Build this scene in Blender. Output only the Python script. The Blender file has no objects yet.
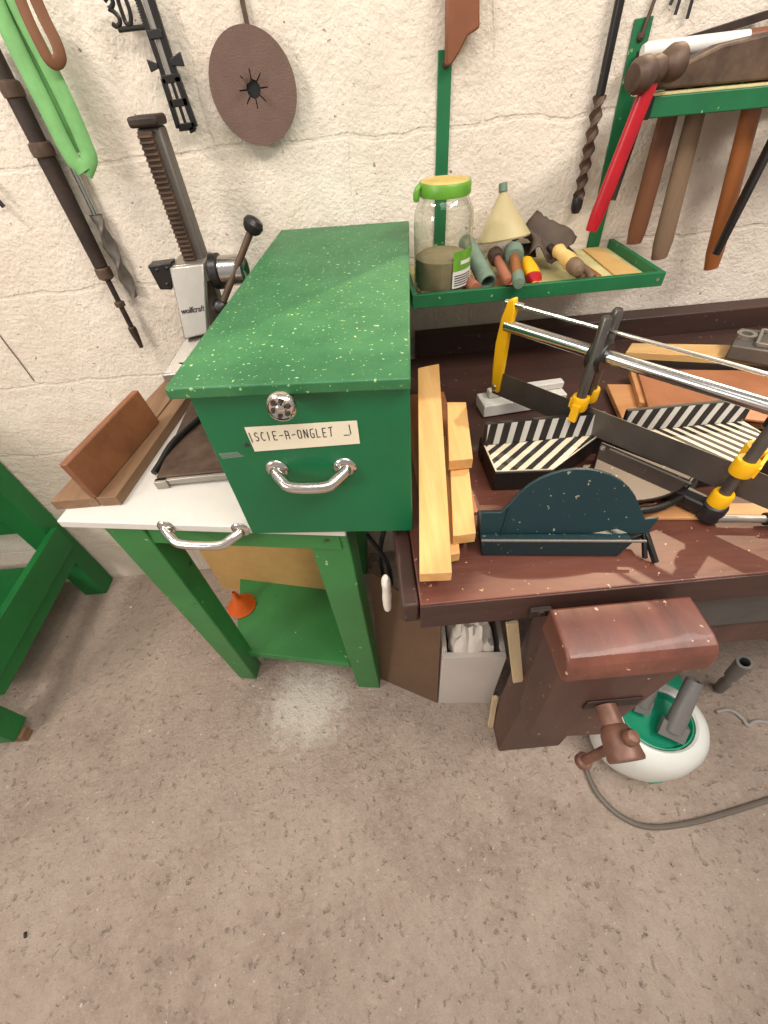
import bpy, bmesh, math, random
from mathutils import Vector as V, Matrix
random.seed(7)
sc = bpy.context.scene
COL = sc.collection

# ------------------------------------------------------------------ camera
FPX, VPX, VPY, CAMH = 415.0, 420.0, 895.0, 1.35       # focal length in pixels, vertical vanishing point, camera height
_L = math.hypot(VPX-384, VPY-512)
PITCH = math.pi/2 - math.atan(_L/FPX)
ROLL = math.atan2(VPX-384, VPY-512)
_s, _c = math.sin(ROLL), math.cos(ROLL)
CF = V((0, math.cos(PITCH), -math.sin(PITCH)))
_R0, _U0 = V((1, 0, 0)), V((0, math.sin(PITCH), math.cos(PITCH)))
CR = _c*_R0 - _s*_U0
CU = _s*_R0 + _c*_U0
CC = V((0, 0, CAMH))
cd = bpy.data.cameras.new('camera'); cam = bpy.data.objects.new('camera', cd); COL.objects.link(cam)
cd.sensor_fit = 'VERTICAL'; cd.sensor_height = 24.0; cd.lens = 24.0*FPX/1024.0
cd.clip_start = 0.01
m = Matrix.Identity(4)
for i in range(3):
    m[i][0], m[i][1], m[i][2], m[i][3] = CR[i], CU[i], -CF[i], CC[i]
cam.matrix_world = m
sc.camera = cam

# ------------------------------------------------------------------ light
sc.view_settings.view_transform = 'Standard'; sc.view_settings.look = 'None'
sc.view_settings.gamma = 1.0; sc.view_settings.use_curve_mapping = False
sc.view_settings.exposure = 0.0
w = bpy.data.worlds.new('world'); sc.world = w; w.use_nodes = True
w.node_tree.nodes['Background'].inputs[0].default_value = (1.0, 0.96, 0.92, 1)
w.node_tree.nodes['Background'].inputs[1].default_value = 0.42

def area(name, loc, aim, sx, sy, energy, color):
    l = bpy.data.lights.new(name, 'AREA'); l.shape = 'RECTANGLE'; l.size = sx; l.size_y = sy; l.energy = energy; l.color = color
    o = bpy.data.objects.new(name, l); COL.objects.link(o); o.location = loc
    o.rotation_euler = (V(aim)-V(loc)).to_track_quat('-Z', 'Y').to_euler()
    return o
area('ceiling_tube_light', (-0.95, 0.45, 2.25), (-0.55, 0.75, 0.6), 0.5, 0.12, 11, (1.0, 0.94, 0.85))
area('ceiling_tube_light', (1.1, 0.0, 2.40), (0.6, 0.6, 0.4), 1.0, 0.2, 24, (1.0, 0.95, 0.88))
area('overhead_fill_light', (0.2, -0.6, 2.75), (0.2, 0.1, 0.0), 1.6, 0.8, 30, (1.0, 0.95, 0.90))  # added unseen overhead fill, so tops get more light than fronts
area('side_fill_light', (-2.1, -0.9, 1.9), (-0.1, 0.2, 0.1), 0.6, 0.6, 30, (1.0, 0.93, 0.88))  # added unseen light from one side, to bring out the floor relief
# low sun through the window high in the wall, above the picture
sl = bpy.data.lights.new('sun', 'SUN'); sl.energy = 5.6; sl.angle = math.radians(1.2); sl.color = (1.0, 0.78, 0.58)
so = bpy.data.objects.new('sun', sl); COL.objects.link(so); so.location = (2.0, 2.5, 3.0)
SUN = V((0.62, 0.66, 1.0)).normalized()
so.rotation_euler = SUN.to_track_quat('Z', 'Y').to_euler()

# ------------------------------------------------------------------ materials
def lin(c):
    return tuple(((x/255.0)/12.92 if x/255.0 <= 0.04045 else ((x/255.0+0.055)/1.055)**2.4) for x in c)
def mat(name, rgb, rough=0.6, metal=0.0, var=0.12, scale=14.0, bump=0.0, bscale=60.0, stretch=(1, 1, 1), rgb2=None,
        specks=None, coat=0.0, spec=0.5):
    """rgb (sRGB 0-255) broken up by noise; specks = (rgb, scale, threshold) dots or flakes of another colour"""
    mt = bpy.data.materials.new(name); mt.use_nodes = True; nt = mt.node_tree; N = nt.nodes; L = nt.links
    b = N['Principled BSDF']
    b.inputs['Roughness'].default_value = rough; b.inputs['Metallic'].default_value = metal
    b.inputs['Coat Weight'].default_value = coat; b.inputs['Specular IOR Level'].default_value = spec
    tc = N.new('ShaderNodeTexCoord'); mp = N.new('ShaderNodeMapping'); mp.inputs['Scale'].default_value = stretch
    L.new(tc.outputs['Object'], mp.inputs['Vector'])
    nz = N.new('ShaderNodeTexNoise'); nz.inputs['Scale'].default_value = scale; nz.inputs['Detail'].default_value = 8
    nz.inputs['Roughness'].default_value = 0.65
    L.new(mp.outputs[0], nz.inputs['Vector'])
    a = lin(rgb)
    c1 = tuple(max(0, x*(1-var)) for x in a); c2 = lin(rgb2) if rgb2 else tuple(min(1, x*(1+var)) for x in a)
    cr = N.new('ShaderNodeValToRGB'); cr.color_ramp.elements[0].position = 0.32; cr.color_ramp.elements[1].position = 0.68
    cr.color_ramp.elements[0].color = (*c1, 1); cr.color_ramp.elements[1].color = (*c2, 1)
    L.new(nz.outputs['Fac'], cr.inputs[0])
    out = cr.outputs[0]
    for sp in (specks or []):
        n2 = N.new('ShaderNodeTexNoise'); n2.inputs['Scale'].default_value = sp[1]; n2.inputs['Detail'].default_value = 3
        L.new(tc.outputs['Object'], n2.inputs['Vector'])
        r2 = N.new('ShaderNodeValToRGB'); r2.color_ramp.elements[0].position = sp[2]; r2.color_ramp.elements[1].position = sp[2]+0.03
        L.new(n2.outputs['Fac'], r2.inputs[0])
        mx = N.new('ShaderNodeMix'); mx.data_type = 'RGBA'
        L.new(r2.outputs[0], mx.inputs['Factor']); L.new(out, mx.inputs['A']); mx.inputs['B'].default_value = (*lin(sp[0]), 1)
        out = mx.outputs['Result']
    L.new(out, b.inputs['Base Color'])
    if bump:
        n3 = N.new('ShaderNodeTexNoise'); n3.inputs['Scale'].default_value = bscale; n3.inputs['Detail'].default_value = 6
        L.new(mp.outputs[0], n3.inputs['Vector'])
        bp = N.new('ShaderNodeBump'); bp.inputs['Strength'].default_value = bump; bp.inputs['Distance'].default_value = 0.004
        L.new(n3.outputs['Fac'], bp.inputs['Height']); L.new(bp.outputs[0], b.inputs['Normal'])
    return mt
def wood(name, rgb, rgb2, axis='Y', rough=0.6, coat=0.0, scale=9.0, **k):
    st = {'X': (0.12, 2.2, 2.2), 'Y': (2.2, 0.12, 2.2), 'Z': (2.2, 2.2, 0.12)}[axis]
    return mat(name, rgb, rough, 0, 0.0, scale, k.pop('bump', 0.25), 40, st, rgb2, coat=coat, **k)

M = {}
M['green_box'] = mat('green_box_paint', (0, 100, 58), 0.42, var=0.10, scale=6, bump=0.08, bscale=120)
M['green_lid'] = mat('green_lid_paint', (34, 102, 58), 0.5, var=0.14, scale=9, rgb2=(56, 118, 70), bump=0.15, bscale=160,
                     specks=[((150, 185, 120), 170, 0.655), ((190, 200, 150), 120, 0.70)])
M['green_stand'] = mat('green_stand_paint', (50, 122, 60), 0.45, var=0.13, scale=7, bump=0.1, bscale=90,
                       specks=[((20, 60, 30), 38, 0.70), ((170, 200, 160), 48, 0.715)])
M['green_table'] = mat('green_table_paint', (20, 108, 48), 0.5, var=0.14, scale=6, bump=0.1)
M['green_rack'] = mat('green_rack_paint', (20, 98, 56), 0.5, var=0.15, scale=12, bump=0.1, specks=[((130, 160, 110), 60, 0.69)])
M['rack_edge'] = mat('worn_rack_wood', (196, 184, 130), 0.7, var=0.2, scale=20)
M['bench'] = mat('bench_varnish', (82, 45, 35), 0.46, 0, 0.28, 5, 0.3, 30, (0.35, 2.0, 2.0), (114, 63, 47),
                 specks=[((190, 150, 118), 130, 0.70)], coat=0.04)
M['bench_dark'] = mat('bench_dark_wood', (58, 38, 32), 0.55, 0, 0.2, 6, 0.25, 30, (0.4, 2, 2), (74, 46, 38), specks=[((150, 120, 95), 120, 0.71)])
M['vise'] = mat('vise_wood', (90, 52, 42), 0.45, 0, 0.25, 5, 0.35, 28, (2.0, 0.5, 2.0), (128, 74, 58), coat=0.05, specks=[((190, 160, 130), 110, 0.70)])
M['leg_wood'] = mat('leg_wood', (78, 52, 46), 0.5, 0, 0.15, 6, 0.2, 30, (2, 2, 0.4), (96, 64, 54), specks=[((190, 170, 150), 90, 0.71)])
M['pine'] = wood('pine', (200, 146, 84), (228, 182, 120), 'Y', 0.55, scale=11)
M['pine_x'] = wood('pine_across', (200, 150, 92), (222, 180, 118), 'X', 0.55, scale=11)
M['hardboard'] = mat('hardboard', (158, 98, 62), 0.5, var=0.1, scale=10, rgb2=(178, 116, 76))
M['plywood'] = wood('orange_plywood', (180, 122, 76), (206, 150, 98), 'X', 0.5)
M['oldboard'] = wood('old_board', (112, 82, 58), (150, 116, 84), 'Y', 0.7, scale=10)
M['redboard'] = mat('red_board', (118, 72, 46), 0.5, var=0.2, scale=12, rgb2=(146, 92, 58))
M['kraft'] = mat('kraft_board', (198, 158, 96), 0.7, var=0.06, scale=30)
M['cardboard'] = mat('cardboard', (108, 82, 60), 0.75, var=0.08, scale=18)
M['white'] = mat('white_board', (214, 208, 199), 0.5, var=0.05, scale=20)
M['whitebox'] = mat('white_chipboard', (206, 196, 186), 0.6, var=0.04, scale=10)
M['paper'] = mat('crumpled_paper', (225, 216, 203), 0.7, var=0.06, scale=20, bump=0.4, bscale=40)
M['label'] = mat('paper_label', (226, 216, 190), 0.65, var=0.03, scale=20)
M['ink'] = mat('ink', (52, 46, 44), 0.7)
M['chrome'] = mat('worn_chrome', (206, 200, 192), 0.24, 1.0, 0.1, 30, specks=[((120, 100, 80), 70, 0.72)])
M['steel'] = mat('brushed_steel', (190, 188, 184), 0.22, 1.0, 0.06, 40)
M['blade'] = mat('saw_blade_steel', (98, 91, 84), 0.38, 0.55, 0.18, 14)
M['alu'] = mat('cast_aluminium', (164, 158, 149), 0.38, 0.75, 0.08, 14, bump=0.05)
M['darksteel'] = mat('dark_bright_steel', (96, 90, 84), 0.3, 0.6, 0.15, 20)
M['turn'] = mat('turntable_metal', (60, 50, 44), 0.4, 0.3, 0.2, 12, specks=[((150, 130, 110), 90, 0.70)])
M['castgrey'] = mat('grey_cast', (106, 98, 90), 0.5, 0.4, 0.12, 20)
M['rust'] = mat('rusty_steel', (78, 60, 49), 0.6, 0.4, 0.25, 25, bump=0.2, rgb2=(106, 84, 68))
M['rustdark'] = mat('dark_rusty_iron', (46, 36, 31), 0.6, 0.3, 0.3, 18, bump=0.25, rgb2=(68, 52, 42))
M['viseiron'] = mat('brown_painted_iron', (104, 70, 56), 0.45, 0.2, 0.2, 18, bump=0.2, rgb2=(134, 94, 76))
M['black'] = mat('black_plastic', (26, 24, 24), 0.42, var=0.15, scale=20)
M['blackmetal'] = mat('black_painted_metal', (34, 30, 28), 0.36, 0.2, 0.2, 14, specks=[((110, 90, 70), 90, 0.76)])
M['teal'] = mat('dark_teal_paint', (13, 40, 44), 0.42, var=0.15, scale=8, specks=[((130, 126, 100), 130, 0.69)])
M['yellow'] = mat('yellow_plastic', (238, 178, 16), 0.4, var=0.08, scale=12)
M['orange'] = mat('orange_plastic', (214, 92, 24), 0.4, var=0.1, scale=14)
M['red'] = mat('red_handle_paint', (168, 18, 30), 0.35, var=0.2, scale=18, specks=[((70, 20, 20), 40, 0.69)])
M['handle'] = wood('hammer_handle_wood', (82, 48, 30), (112, 70, 44), 'Z', 0.5)
M['handle_pale'] = wood('grey_handle_wood', (96, 76, 58), (130, 106, 82), 'Z', 0.6)
M['handle_orange'] = wood('orange_handle_wood', (122, 70, 32), (152, 92, 46), 'Z', 0.4)
M['brownhandle'] = mat('brown_handle', (122, 72, 44), 0.5, var=0.18, scale=14)
M['disc'] = mat('abrasive_disc', (104, 80, 70), 0.85, var=0.1, scale=26, bump=0.5, bscale=500)
M['strap_green'] = mat('green_webbing', (112, 166, 98), 0.6, var=0.15, scale=30)
M['strap_brown'] = mat('brown_leather', (118, 76, 48), 0.6, var=0.15, scale=20)
M['leather'] = mat('dark_leather', (84, 70, 58), 0.7, var=0.2, scale=16, bump=0.3)
M['bone'] = mat('pale_handle', (214, 178, 110), 0.5, var=0.15, scale=14)
M['grey_plastic'] = mat('grey_plastic', (112, 108, 104), 0.45, var=0.08, scale=16)
M['whitepl'] = mat('white_plastic', (222, 222, 214), 0.4, var=0.03, scale=10)
M['teal_pl'] = mat('green_plastic', (18, 142, 104), 0.4, var=0.08, scale=10)
M['cable'] = mat('grey_cable', (158, 150, 144), 0.5, var=0.06)
M['cable_dark'] = mat('dark_cable', (104, 94, 84), 0.5, var=0.06)
M['powder'] = mat('grey_powder', (140, 126, 98), 0.9, var=0.12, scale=40, bump=0.3, bscale=90)
M['lid_green'] = mat('green_jar_lid', (96, 150, 46), 0.4, var=0.2, scale=30)
M['lid_top'] = mat('rusted_lid_top', (196, 170, 96), 0.5, var=0.2, scale=24)
M['floral'] = mat('blue_white_cloth', (216, 214, 220), 0.8, var=0.02, scale=20, specks=[((70, 66, 120), 110, 0.52)])
M['batten'] = wood('pale_batten', (196, 172, 132), (222, 200, 160), 'Z', 0.7)
M['stripe_black'] = mat('stripe_black', (36, 32, 30), 0.5, var=0.12)
M['stripe_white'] = mat('stripe_silver', (206, 202, 194), 0.4, 0.1, 0.05)
M['stripe_cream'] = mat('stripe_cream', (222, 204, 176), 0.45, 0.0, 0.06)
M['felt'] = mat('dark_grey_pipe', (84, 80, 76), 0.7, var=0.15, scale=20, bump=0.2)
M['translucent'] = mat('yellowed_plastic', (186, 170, 128), 0.35, var=0.1, scale=12)
M['oldgreen'] = mat('old_green_plastic', (108, 128, 110), 0.5, var=0.2, scale=20)
M['copper'] = mat('dull_copper', (166, 104, 80), 0.45, 0.3, 0.15, 20)
M['terracotta'] = mat('terracotta_board', (186, 128, 90), 0.7, var=0.1)

def glass_mat():
    mt = bpy.data.materials.new('clear_glass'); mt.use_nodes = True; nt = mt.node_tree; N = nt.nodes; L = nt.links
    N.remove(N['Principled BSDF'])
    t = N.new('ShaderNodeBsdfTransparent'); t.inputs[0].default_value = (0.93, 0.94, 0.90, 1)
    g = N.new('ShaderNodeBsdfGlossy'); g.inputs['Roughness'].default_value = 0.05
    f = N.new('ShaderNodeLayerWeight'); f.inputs[0].default_value = 0.22
    x = N.new('ShaderNodeMixShader'); L.new(f.outputs['Facing'], x.inputs[0]); L.new(t.outputs[0], x.inputs[1]); L.new(g.outputs[0], x.inputs[2])
    L.new(x.outputs[0], N['Material Output'].inputs['Surface'])
    return mt
M['glass'] = glass_mat()

def wall_mat():
    mt = bpy.data.materials.new('painted_block_wall'); mt.use_nodes = True; nt = mt.node_tree; N = nt.nodes; L = nt.links
    b = N['Principled BSDF']; b.inputs['Roughness'].default_value = 0.75
    tc = N.new('ShaderNodeTexCoord')
    sep = N.new('ShaderNodeSeparateXYZ'); L.new(tc.outputs['Object'], sep.inputs[0])
    cmb = N.new('ShaderNodeCombineXYZ'); L.new(sep.outputs['X'], cmb.inputs['X']); L.new(sep.outputs['Z'], cmb.inputs['Y'])
    wob = N.new('ShaderNodeTexNoise'); wob.inputs['Scale'].default_value = 9; wob.inputs['Detail'].default_value = 4
    L.new(tc.outputs['Object'], wob.inputs['Vector'])
    mw = N.new('ShaderNodeMix'); mw.data_type = 'RGBA'; mw.blend_type = 'LINEAR_LIGHT'; mw.inputs['Factor'].default_value = 0.018
    L.new(cmb.outputs[0], mw.inputs['A']); L.new(wob.outputs['Color'], mw.inputs['B'])
    br = N.new('ShaderNodeTexBrick'); br.inputs['Scale'].default_value = 1.0; br.inputs['Brick Width'].default_value = 0.5
    br.inputs['Row Height'].default_value = 0.21; br.inputs['Mortar Size'].default_value = 0.005; br.inputs['Mortar Smooth'].default_value = 0.6
    br.inputs['Color1'].default_value = (1, 1, 1, 1); br.inputs['Color2'].default_value = (1, 1, 1, 1); br.inputs['Mortar'].default_value = (0, 0, 0, 1)
    L.new(mw.outputs['Result'], br.inputs['Vector'])
    n1 = N.new('ShaderNodeTexNoise'); n1.inputs['Scale'].default_value = 3.0; n1.inputs['Detail'].default_value = 8; n1.inputs['Roughness'].default_value = 0.7
    L.new(tc.outputs['Object'], n1.inputs['Vector'])
    c1 = N.new('ShaderNodeValToRGB'); c1.color_ramp.elements[0].position = 0.3; c1.color_ramp.elements[1].position = 0.65
    c1.color_ramp.elements[0].color = (*lin((214, 197, 178)), 1); c1.color_ramp.elements[1].color = (*lin((237, 225, 209)), 1)
    L.new(n1.outputs['Fac'], c1.inputs[0])
    # small dark pits
    n2 = N.new('ShaderNodeTexNoise'); n2.inputs['Scale'].default_value = 75; n2.inputs['Detail'].default_value = 4
    L.new(tc.outputs['Object'], n2.inputs['Vector'])
    c2 = N.new('ShaderNodeValToRGB'); c2.color_ramp.elements[0].position = 0.685; c2.color_ramp.elements[1].position = 0.74
    L.new(n2.outputs['Fac'], c2.inputs[0])
    mx = N.new('ShaderNodeMix'); mx.data_type = 'RGBA'; L.new(c2.outputs[0], mx.inputs['Factor']); L.new(c1.outputs[0], mx.inputs['A'])
    mx.inputs['B'].default_value = (*lin((150, 128, 108)), 1)
    L.new(mx.outputs['Result'], b.inputs['Base Color'])
    # relief: mortar grooves, trowelled lumps, grain
    n3 = N.new('ShaderNodeTexNoise'); n3.inputs['Scale'].default_value = 34; n3.inputs['Detail'].default_value = 10; n3.inputs['Roughness'].default_value = 0.70
    L.new(tc.outputs['Object'], n3.inputs['Vector'])
    b1 = N.new('ShaderNodeBump'); b1.inputs['Strength'].default_value = 0.75; b1.inputs['Distance'].default_value = 0.010
    n4 = N.new('ShaderNodeTexNoise'); n4.inputs['Scale'].default_value = 140; n4.inputs['Detail'].default_value = 4; L.new(tc.outputs['Object'], n4.inputs['Vector'])
    ma_ = N.new('ShaderNodeMath'); ma_.operation = 'MULTIPLY_ADD'; L.new(n4.outputs['Fac'], ma_.inputs[0]); ma_.inputs[1].default_value = 0.35; L.new(n3.outputs['Fac'], ma_.inputs[2]); L.new(ma_.outputs[0], b1.inputs['Height'])
    b2 = N.new('ShaderNodeBump'); b2.inputs['Strength'].default_value = 0.34; b2.inputs['Distance'].default_value = 0.005
    L.new(br.outputs['Color'], b2.inputs['Height']); L.new(b1.outputs[0], b2.inputs['Normal'])
    b3 = N.new('ShaderNodeBump'); b3.inputs['Strength'].default_value = 0.8; b3.inputs['Distance'].default_value = 0.003; b3.invert = True
    L.new(c2.outputs[0], b3.inputs['Height']); L.new(b2.outputs[0], b3.inputs['Normal'])
    L.new(b3.outputs[0], b.inputs['Normal'])
    return mt
def floor_mat():
    mt = bpy.data.materials.new('rough_concrete'); mt.use_nodes = True; nt = mt.node_tree; N = nt.nodes; L = nt.links
    b = N['Principled BSDF']; b.inputs['Roughness'].default_value = 0.72
    tc = N.new('ShaderNodeTexCoord')
    def noise(s, d, r=0.6, vec=None):
        n = N.new('ShaderNodeTexNoise'); n.inputs['Scale'].default_value = s; n.inputs['Detail'].default_value = d; n.inputs['Roughness'].default_value = r
        L.new(vec or tc.outputs['Object'], n.inputs['Vector']); return n.outputs['Fac']
    def ramp(inp, p0, p1, c0=(0, 0, 0), c1=(1, 1, 1)):
        r = N.new('ShaderNodeValToRGB'); r.color_ramp.elements[0].position = p0; r.color_ramp.elements[1].position = p1
        r.color_ramp.elements[0].color = (*c0, 1); r.color_ramp.elements[1].color = (*c1, 1); L.new(inp, r.inputs[0]); return r.outputs[0]
    def mix(f, a, bcol):
        x = N.new('ShaderNodeMix'); x.data_type = 'RGBA'; L.new(f, x.inputs['Factor']); L.new(a, x.inputs['A'])
        x.inputs['B'].default_value = (*bcol, 1); return x.outputs['Result']
    base = ramp(noise(2.6, 12, 0.78), 0.34, 0.66, lin((150, 129, 115)), lin((206, 185, 168)))
    blot = ramp(noise(1.3, 4, 0.6), 0.42, 0.62)
    base = mix(ramp(blot, 0.0, 1.0, (0, 0, 0), (0.35, 0.35, 0.35)), base, lin((150, 133, 120)))
    grain = ramp(noise(70, 6, 0.7), 0.56, 0.68)
    c = mix(grain, base, lin((186, 170, 152)))
    dark = ramp(noise(44, 4, 0.6), 0.66, 0.72)
    c = mix(dark, c, lin((124, 107, 96)))
    white = ramp(noise(85, 3, 0.5), 0.70, 0.73)
    c = mix(white, c, lin((216, 206, 192)))
    # spilled plaster patch in front of the stand
    mp = N.new('ShaderNodeMapping'); mp.inputs['Location'].default_value = (0.30, -0.46, 0)
    mp.inputs['Scale'].default_value = (1, 1, 0)
    L.new(tc.outputs['Object'], mp.inputs['Vector'])
    ln = N.new('ShaderNodeVectorMath'); ln.operation = 'LENGTH'; L.new(mp.outputs[0], ln.inputs[0])
    ad = N.new('ShaderNodeMath'); ad.operation = 'MULTIPLY_ADD'; L.new(noise(20, 9, 0.85), ad.inputs[0]); ad.inputs[1].default_value = 0.34; L.new(ln.outputs['Value'], ad.inputs[2])
    pt = ramp(ad.outputs[0], 0.23, 0.32, (0.8, 0.8, 0.8), (0, 0, 0))
    c = mix(pt, c, lin((222, 212, 196)))
    L.new(c, b.inputs['Base Color'])
    b1 = N.new('ShaderNodeBump'); b1.inputs['Strength'].default_value = 0.8; b1.inputs['Distance'].default_value = 0.020
    L.new(noise(60, 9, 0.68), b1.inputs['Height'])
    b2 = N.new('ShaderNodeBump'); b2.inputs['Strength'].default_value = 0.8; b2.inputs['Distance'].default_value = 0.007; b2.invert = True
    L.new(ramp(noise(52, 4, 0.6), 0.60, 0.72), b2.inputs['Height']); L.new(b1.outputs[0], b2.inputs['Normal'])
    L.new(b2.outputs[0], b.inputs['Normal'])
    return mt
M['wall'] = wall_mat(); M['floor'] = floor_mat()

# ------------------------------------------------------------------ geometry helpers
def ray(x, y): return CF*FPX + CR*(x-384) - CU*(y-512)
def atz(x, y, z):
    d = ray(x, y); return CC + d*((z-CC.z)/d.z)
def aty(x, y, Y):
    d = ray(x, y); return CC + d*((Y-CC.y)/d.y)
def atp(x, y, p0, n):
    d = ray(x, y); n = V(n); return CC + d*(((V(p0)-CC).dot(n))/d.dot(n))

class MB:
    def __init__(s): s.v = []; s.f = []
    def add(s, vs, fs):
        o = len(s.v); s.v += [V(p) for p in vs]; s.f += [tuple(i+o for i in f) for f in fs]; return s
    def hexa(s, b, t):                       # four bottom and four top corners, same winding
        return s.add(list(b)+list(t), [(3, 2, 1, 0), (4, 5, 6, 7), (0, 1, 5, 4), (1, 2, 6, 5), (2, 3, 7, 6), (3, 0, 4, 7)])
    def box(s, c, sx, sy, sz, rz=0.0, mtx=None):
        R = mtx or Matrix.Rotation(rz, 3, 'Z'); c = V(c)
        k = [(-1, -1), (1, -1), (1, 1), (-1, 1)]
        return s.hexa([c+R@V((a*sx/2, b*sy/2, -sz/2)) for a, b in k], [c+R@V((a*sx/2, b*sy/2, sz/2)) for a, b in k])
    def lohi(s, x0, x1, y0, y1, z0, z1): return s.box(((x0+x1)/2, (y0+y1)/2, (z0+z1)/2), x1-x0, y1-y0, z1-z0)
    def prism(s, poly, vec):
        n = len(poly); vec = V(vec); a = [V(p) for p in poly]
        return s.add(a+[p+vec for p in a], [tuple(range(n-1, -1, -1)), tuple(range(n, 2*n))] + [(i, (i+1) % n, (i+1) % n+n, i+n) for i in range(n)])
    def beam(s, p0, p1, wdt, thk, up=(0, 0, 1)):
        p0, p1 = V(p0), V(p1); d = (p1-p0).normalized(); side = d.cross(V(up)).normalized(); u = side.cross(d).normalized()
        q = [side*(a*wdt/2)+u*(b*thk/2) for a, b in ((-1, -1), (1, -1), (1, 1), (-1, 1))]
        return s.hexa([p0+k for k in q], [p1+k for k in q])
    def tube(s, pts, r, n=12, caps=True, flat=1.0, up=None):
        pts = [V(p) for p in pts]; m_ = len(pts); rs = r if isinstance(r, (list, tuple)) else [r]*m_
        t0 = (pts[1]-pts[0]).normalized(); ref = V(up) if up else (V((0, 0, 1)) if abs(t0.z) < 0.9 else V((1, 0, 0)))
        u = (ref - t0*ref.dot(t0)).normalized(); vs = []
        for i in range(m_):
            t = (pts[min(i+1, m_-1)]-pts[max(i-1, 0)]).normalized()
            u = (u - t*u.dot(t)).normalized(); w_ = t.cross(u)
            for k in range(n):
                a = 2*math.pi*k/n; vs.append(pts[i]+(u*math.cos(a)*flat+w_*math.sin(a))*rs[i])
        fs = [(i*n+k, i*n+(k+1) % n, (i+1)*n+(k+1) % n, (i+1)*n+k) for i in range(m_-1) for k in range(n)]
        if caps: fs += [tuple(range(n-1, -1, -1)), tuple(range((m_-1)*n, m_*n))]
        return s.add(vs, fs)
    def lathe(s, prof, base, axis=(0, 0, 1), n=28, sx=1.0, sy=1.0, xdir=None):
        ax = V(axis).normalized(); ref = V(xdir) if xdir else (V((1, 0, 0)) if abs(ax.x) < 0.9 else V((0, 1, 0)))
        u = (ref-ax*ref.dot(ax)).normalized(); w_ = ax.cross(u); base = V(base); vs = []
        for r, h in prof:
            for k in range(n):
                a = 2*math.pi*k/n; vs.append(base+ax*h+(u*math.cos(a)*sx+w_*math.sin(a)*sy)*max(r, 1e-5))
        fs = [(i*n+k, i*n+(k+1) % n, (i+1)*n+(k+1) % n, (i+1)*n+k) for i in range(len(prof)-1) for k in range(n)]
        return s.add(vs, fs)
    def build(s, name, material, parent=None, bevel=0.0, loc=None, seg=2, sub=0, angle=35):
        if parent is not None:
            org = V(parent['_o']) if '_o' in parent else V((0, 0, 0))
        else:
            zs = min(p.z for p in s.v); c = sum(s.v, V((0, 0, 0)))/len(s.v); org = V(loc) if loc else V((c.x, c.y, zs))
        me = bpy.data.meshes.new(name); me.from_pydata([p-org for p in s.v], [], s.f); me.update()
        bm = bmesh.new(); bm.from_mesh(me); bmesh.ops.recalc_face_normals(bm, faces=bm.faces); bm.to_mesh(me); bm.free()
        for p in me.polygons: p.use_smooth = True
        me.set_sharp_from_angle(angle=math.radians(angle))
        o = bpy.data.objects.new(name, me); COL.objects.link(o); me.materials.append(material)
        if parent is not None: o.parent = parent
        else: o.location = org
        o['_o'] = list(org)
        if bevel:
            b = o.modifiers.new('bevel', 'BEVEL'); b.width = bevel; b.segments = seg; b.limit_method = 'ANGLE'; b.angle_limit = math.radians(40)
        if sub:
            b = o.modifiers.new('subsurf', 'SUBSURF'); b.levels = sub; b.render_levels = sub
        return o
def thing(name, label, cat, loc, group=None):
    o = bpy.data.objects.new(name, None); COL.objects.link(o); o.location = loc; o.empty_display_size = 0.05
    o['_o'] = list(loc); o['label'] = label; o['category'] = cat
    if group: o['group'] = group
    return o
def tag(o, label, cat, group=None, kind=None):
    o['label'] = label; o['category'] = cat
    if group: o['group'] = group
    if kind: o['kind'] = kind
    return o
def plabel(o, t): o['label'] = t; return o
def arc(c, u, v, r, a0, a1, n):
    c, u, v = V(c), V(u), V(v)
    return [c+u*(r*math.cos(math.radians(a0+(a1-a0)*i/n)))+v*(r*math.sin(math.radians(a0+(a1-a0)*i/n))) for i in range(n+1)]
def smooth(pts, k=3):
    pts = [V(p) for p in pts]; out = []
    for i in range(len(pts)-1):
        p0, p1, p2, p3 = pts[max(i-1, 0)], pts[i], pts[i+1], pts[min(i+2, len(pts)-1)]
        for j in range(k):
            t = j/k
            out.append(0.5*((2*p1)+(p2-p0)*t+(2*p0-5*p1+4*p2-p3)*t*t+(3*p1-p0-3*p2+p3)*t**3))
    return out+[pts[-1]]

# ================================================================== the setting
WY = 1.03
WX0, WX1, WZ0, WZ1 = 0.30, 2.0, 1.48, 2.25
wb = MB(); wb.lohi(-3.2, 3.4, WY, WY+0.14, -0.1, WZ0); wb.lohi(-3.2, 3.4, WY, WY+0.14, WZ1, 2.6); wb.lohi(-3.2, WX0, WY, WY+0.14, WZ0, WZ1); wb.lohi(WX1, 3.4, WY, WY+0.14, WZ0, WZ1)
o = wb.build('wall_back', M['wall'], loc=(0, WY, 0)); tag(o, 'rough cream painted block wall behind the benches', 'wall', kind='structure')
t = thing('window_1', 'wooden window with bars high in the wall above the workbench', 'window', (1.15, WY+0.10, WZ0)); t['kind'] = 'structure'
fm_ = MB()
for x0, x1, z0, z1 in ((WX0, WX1, WZ0, WZ0+0.03), (WX0, WX1, WZ1-0.04, WZ1), (WX0, WX0+0.04, WZ0+0.03, WZ1-0.04), (WX1-0.04, WX1, WZ0+0.03, WZ1-0.04),
                       (0.85, 0.885, WZ0+0.03, WZ1-0.04), (1.42, 1.455, WZ0+0.03, WZ1-0.04)): fm_.lohi(x0, x1, WY+0.10, WY+0.135, z0, z1)
fm_.build('window_frame', M['white'], t)
for x0, x1 in ((WX0+0.041, 0.849), (0.886, 1.419), (1.456, WX1-0.041)): MB().lohi(x0, x1, WY+0.116, WY+0.119, WZ0+0.031, WZ1-0.041).build('pane', M['glass'], t)
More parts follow.
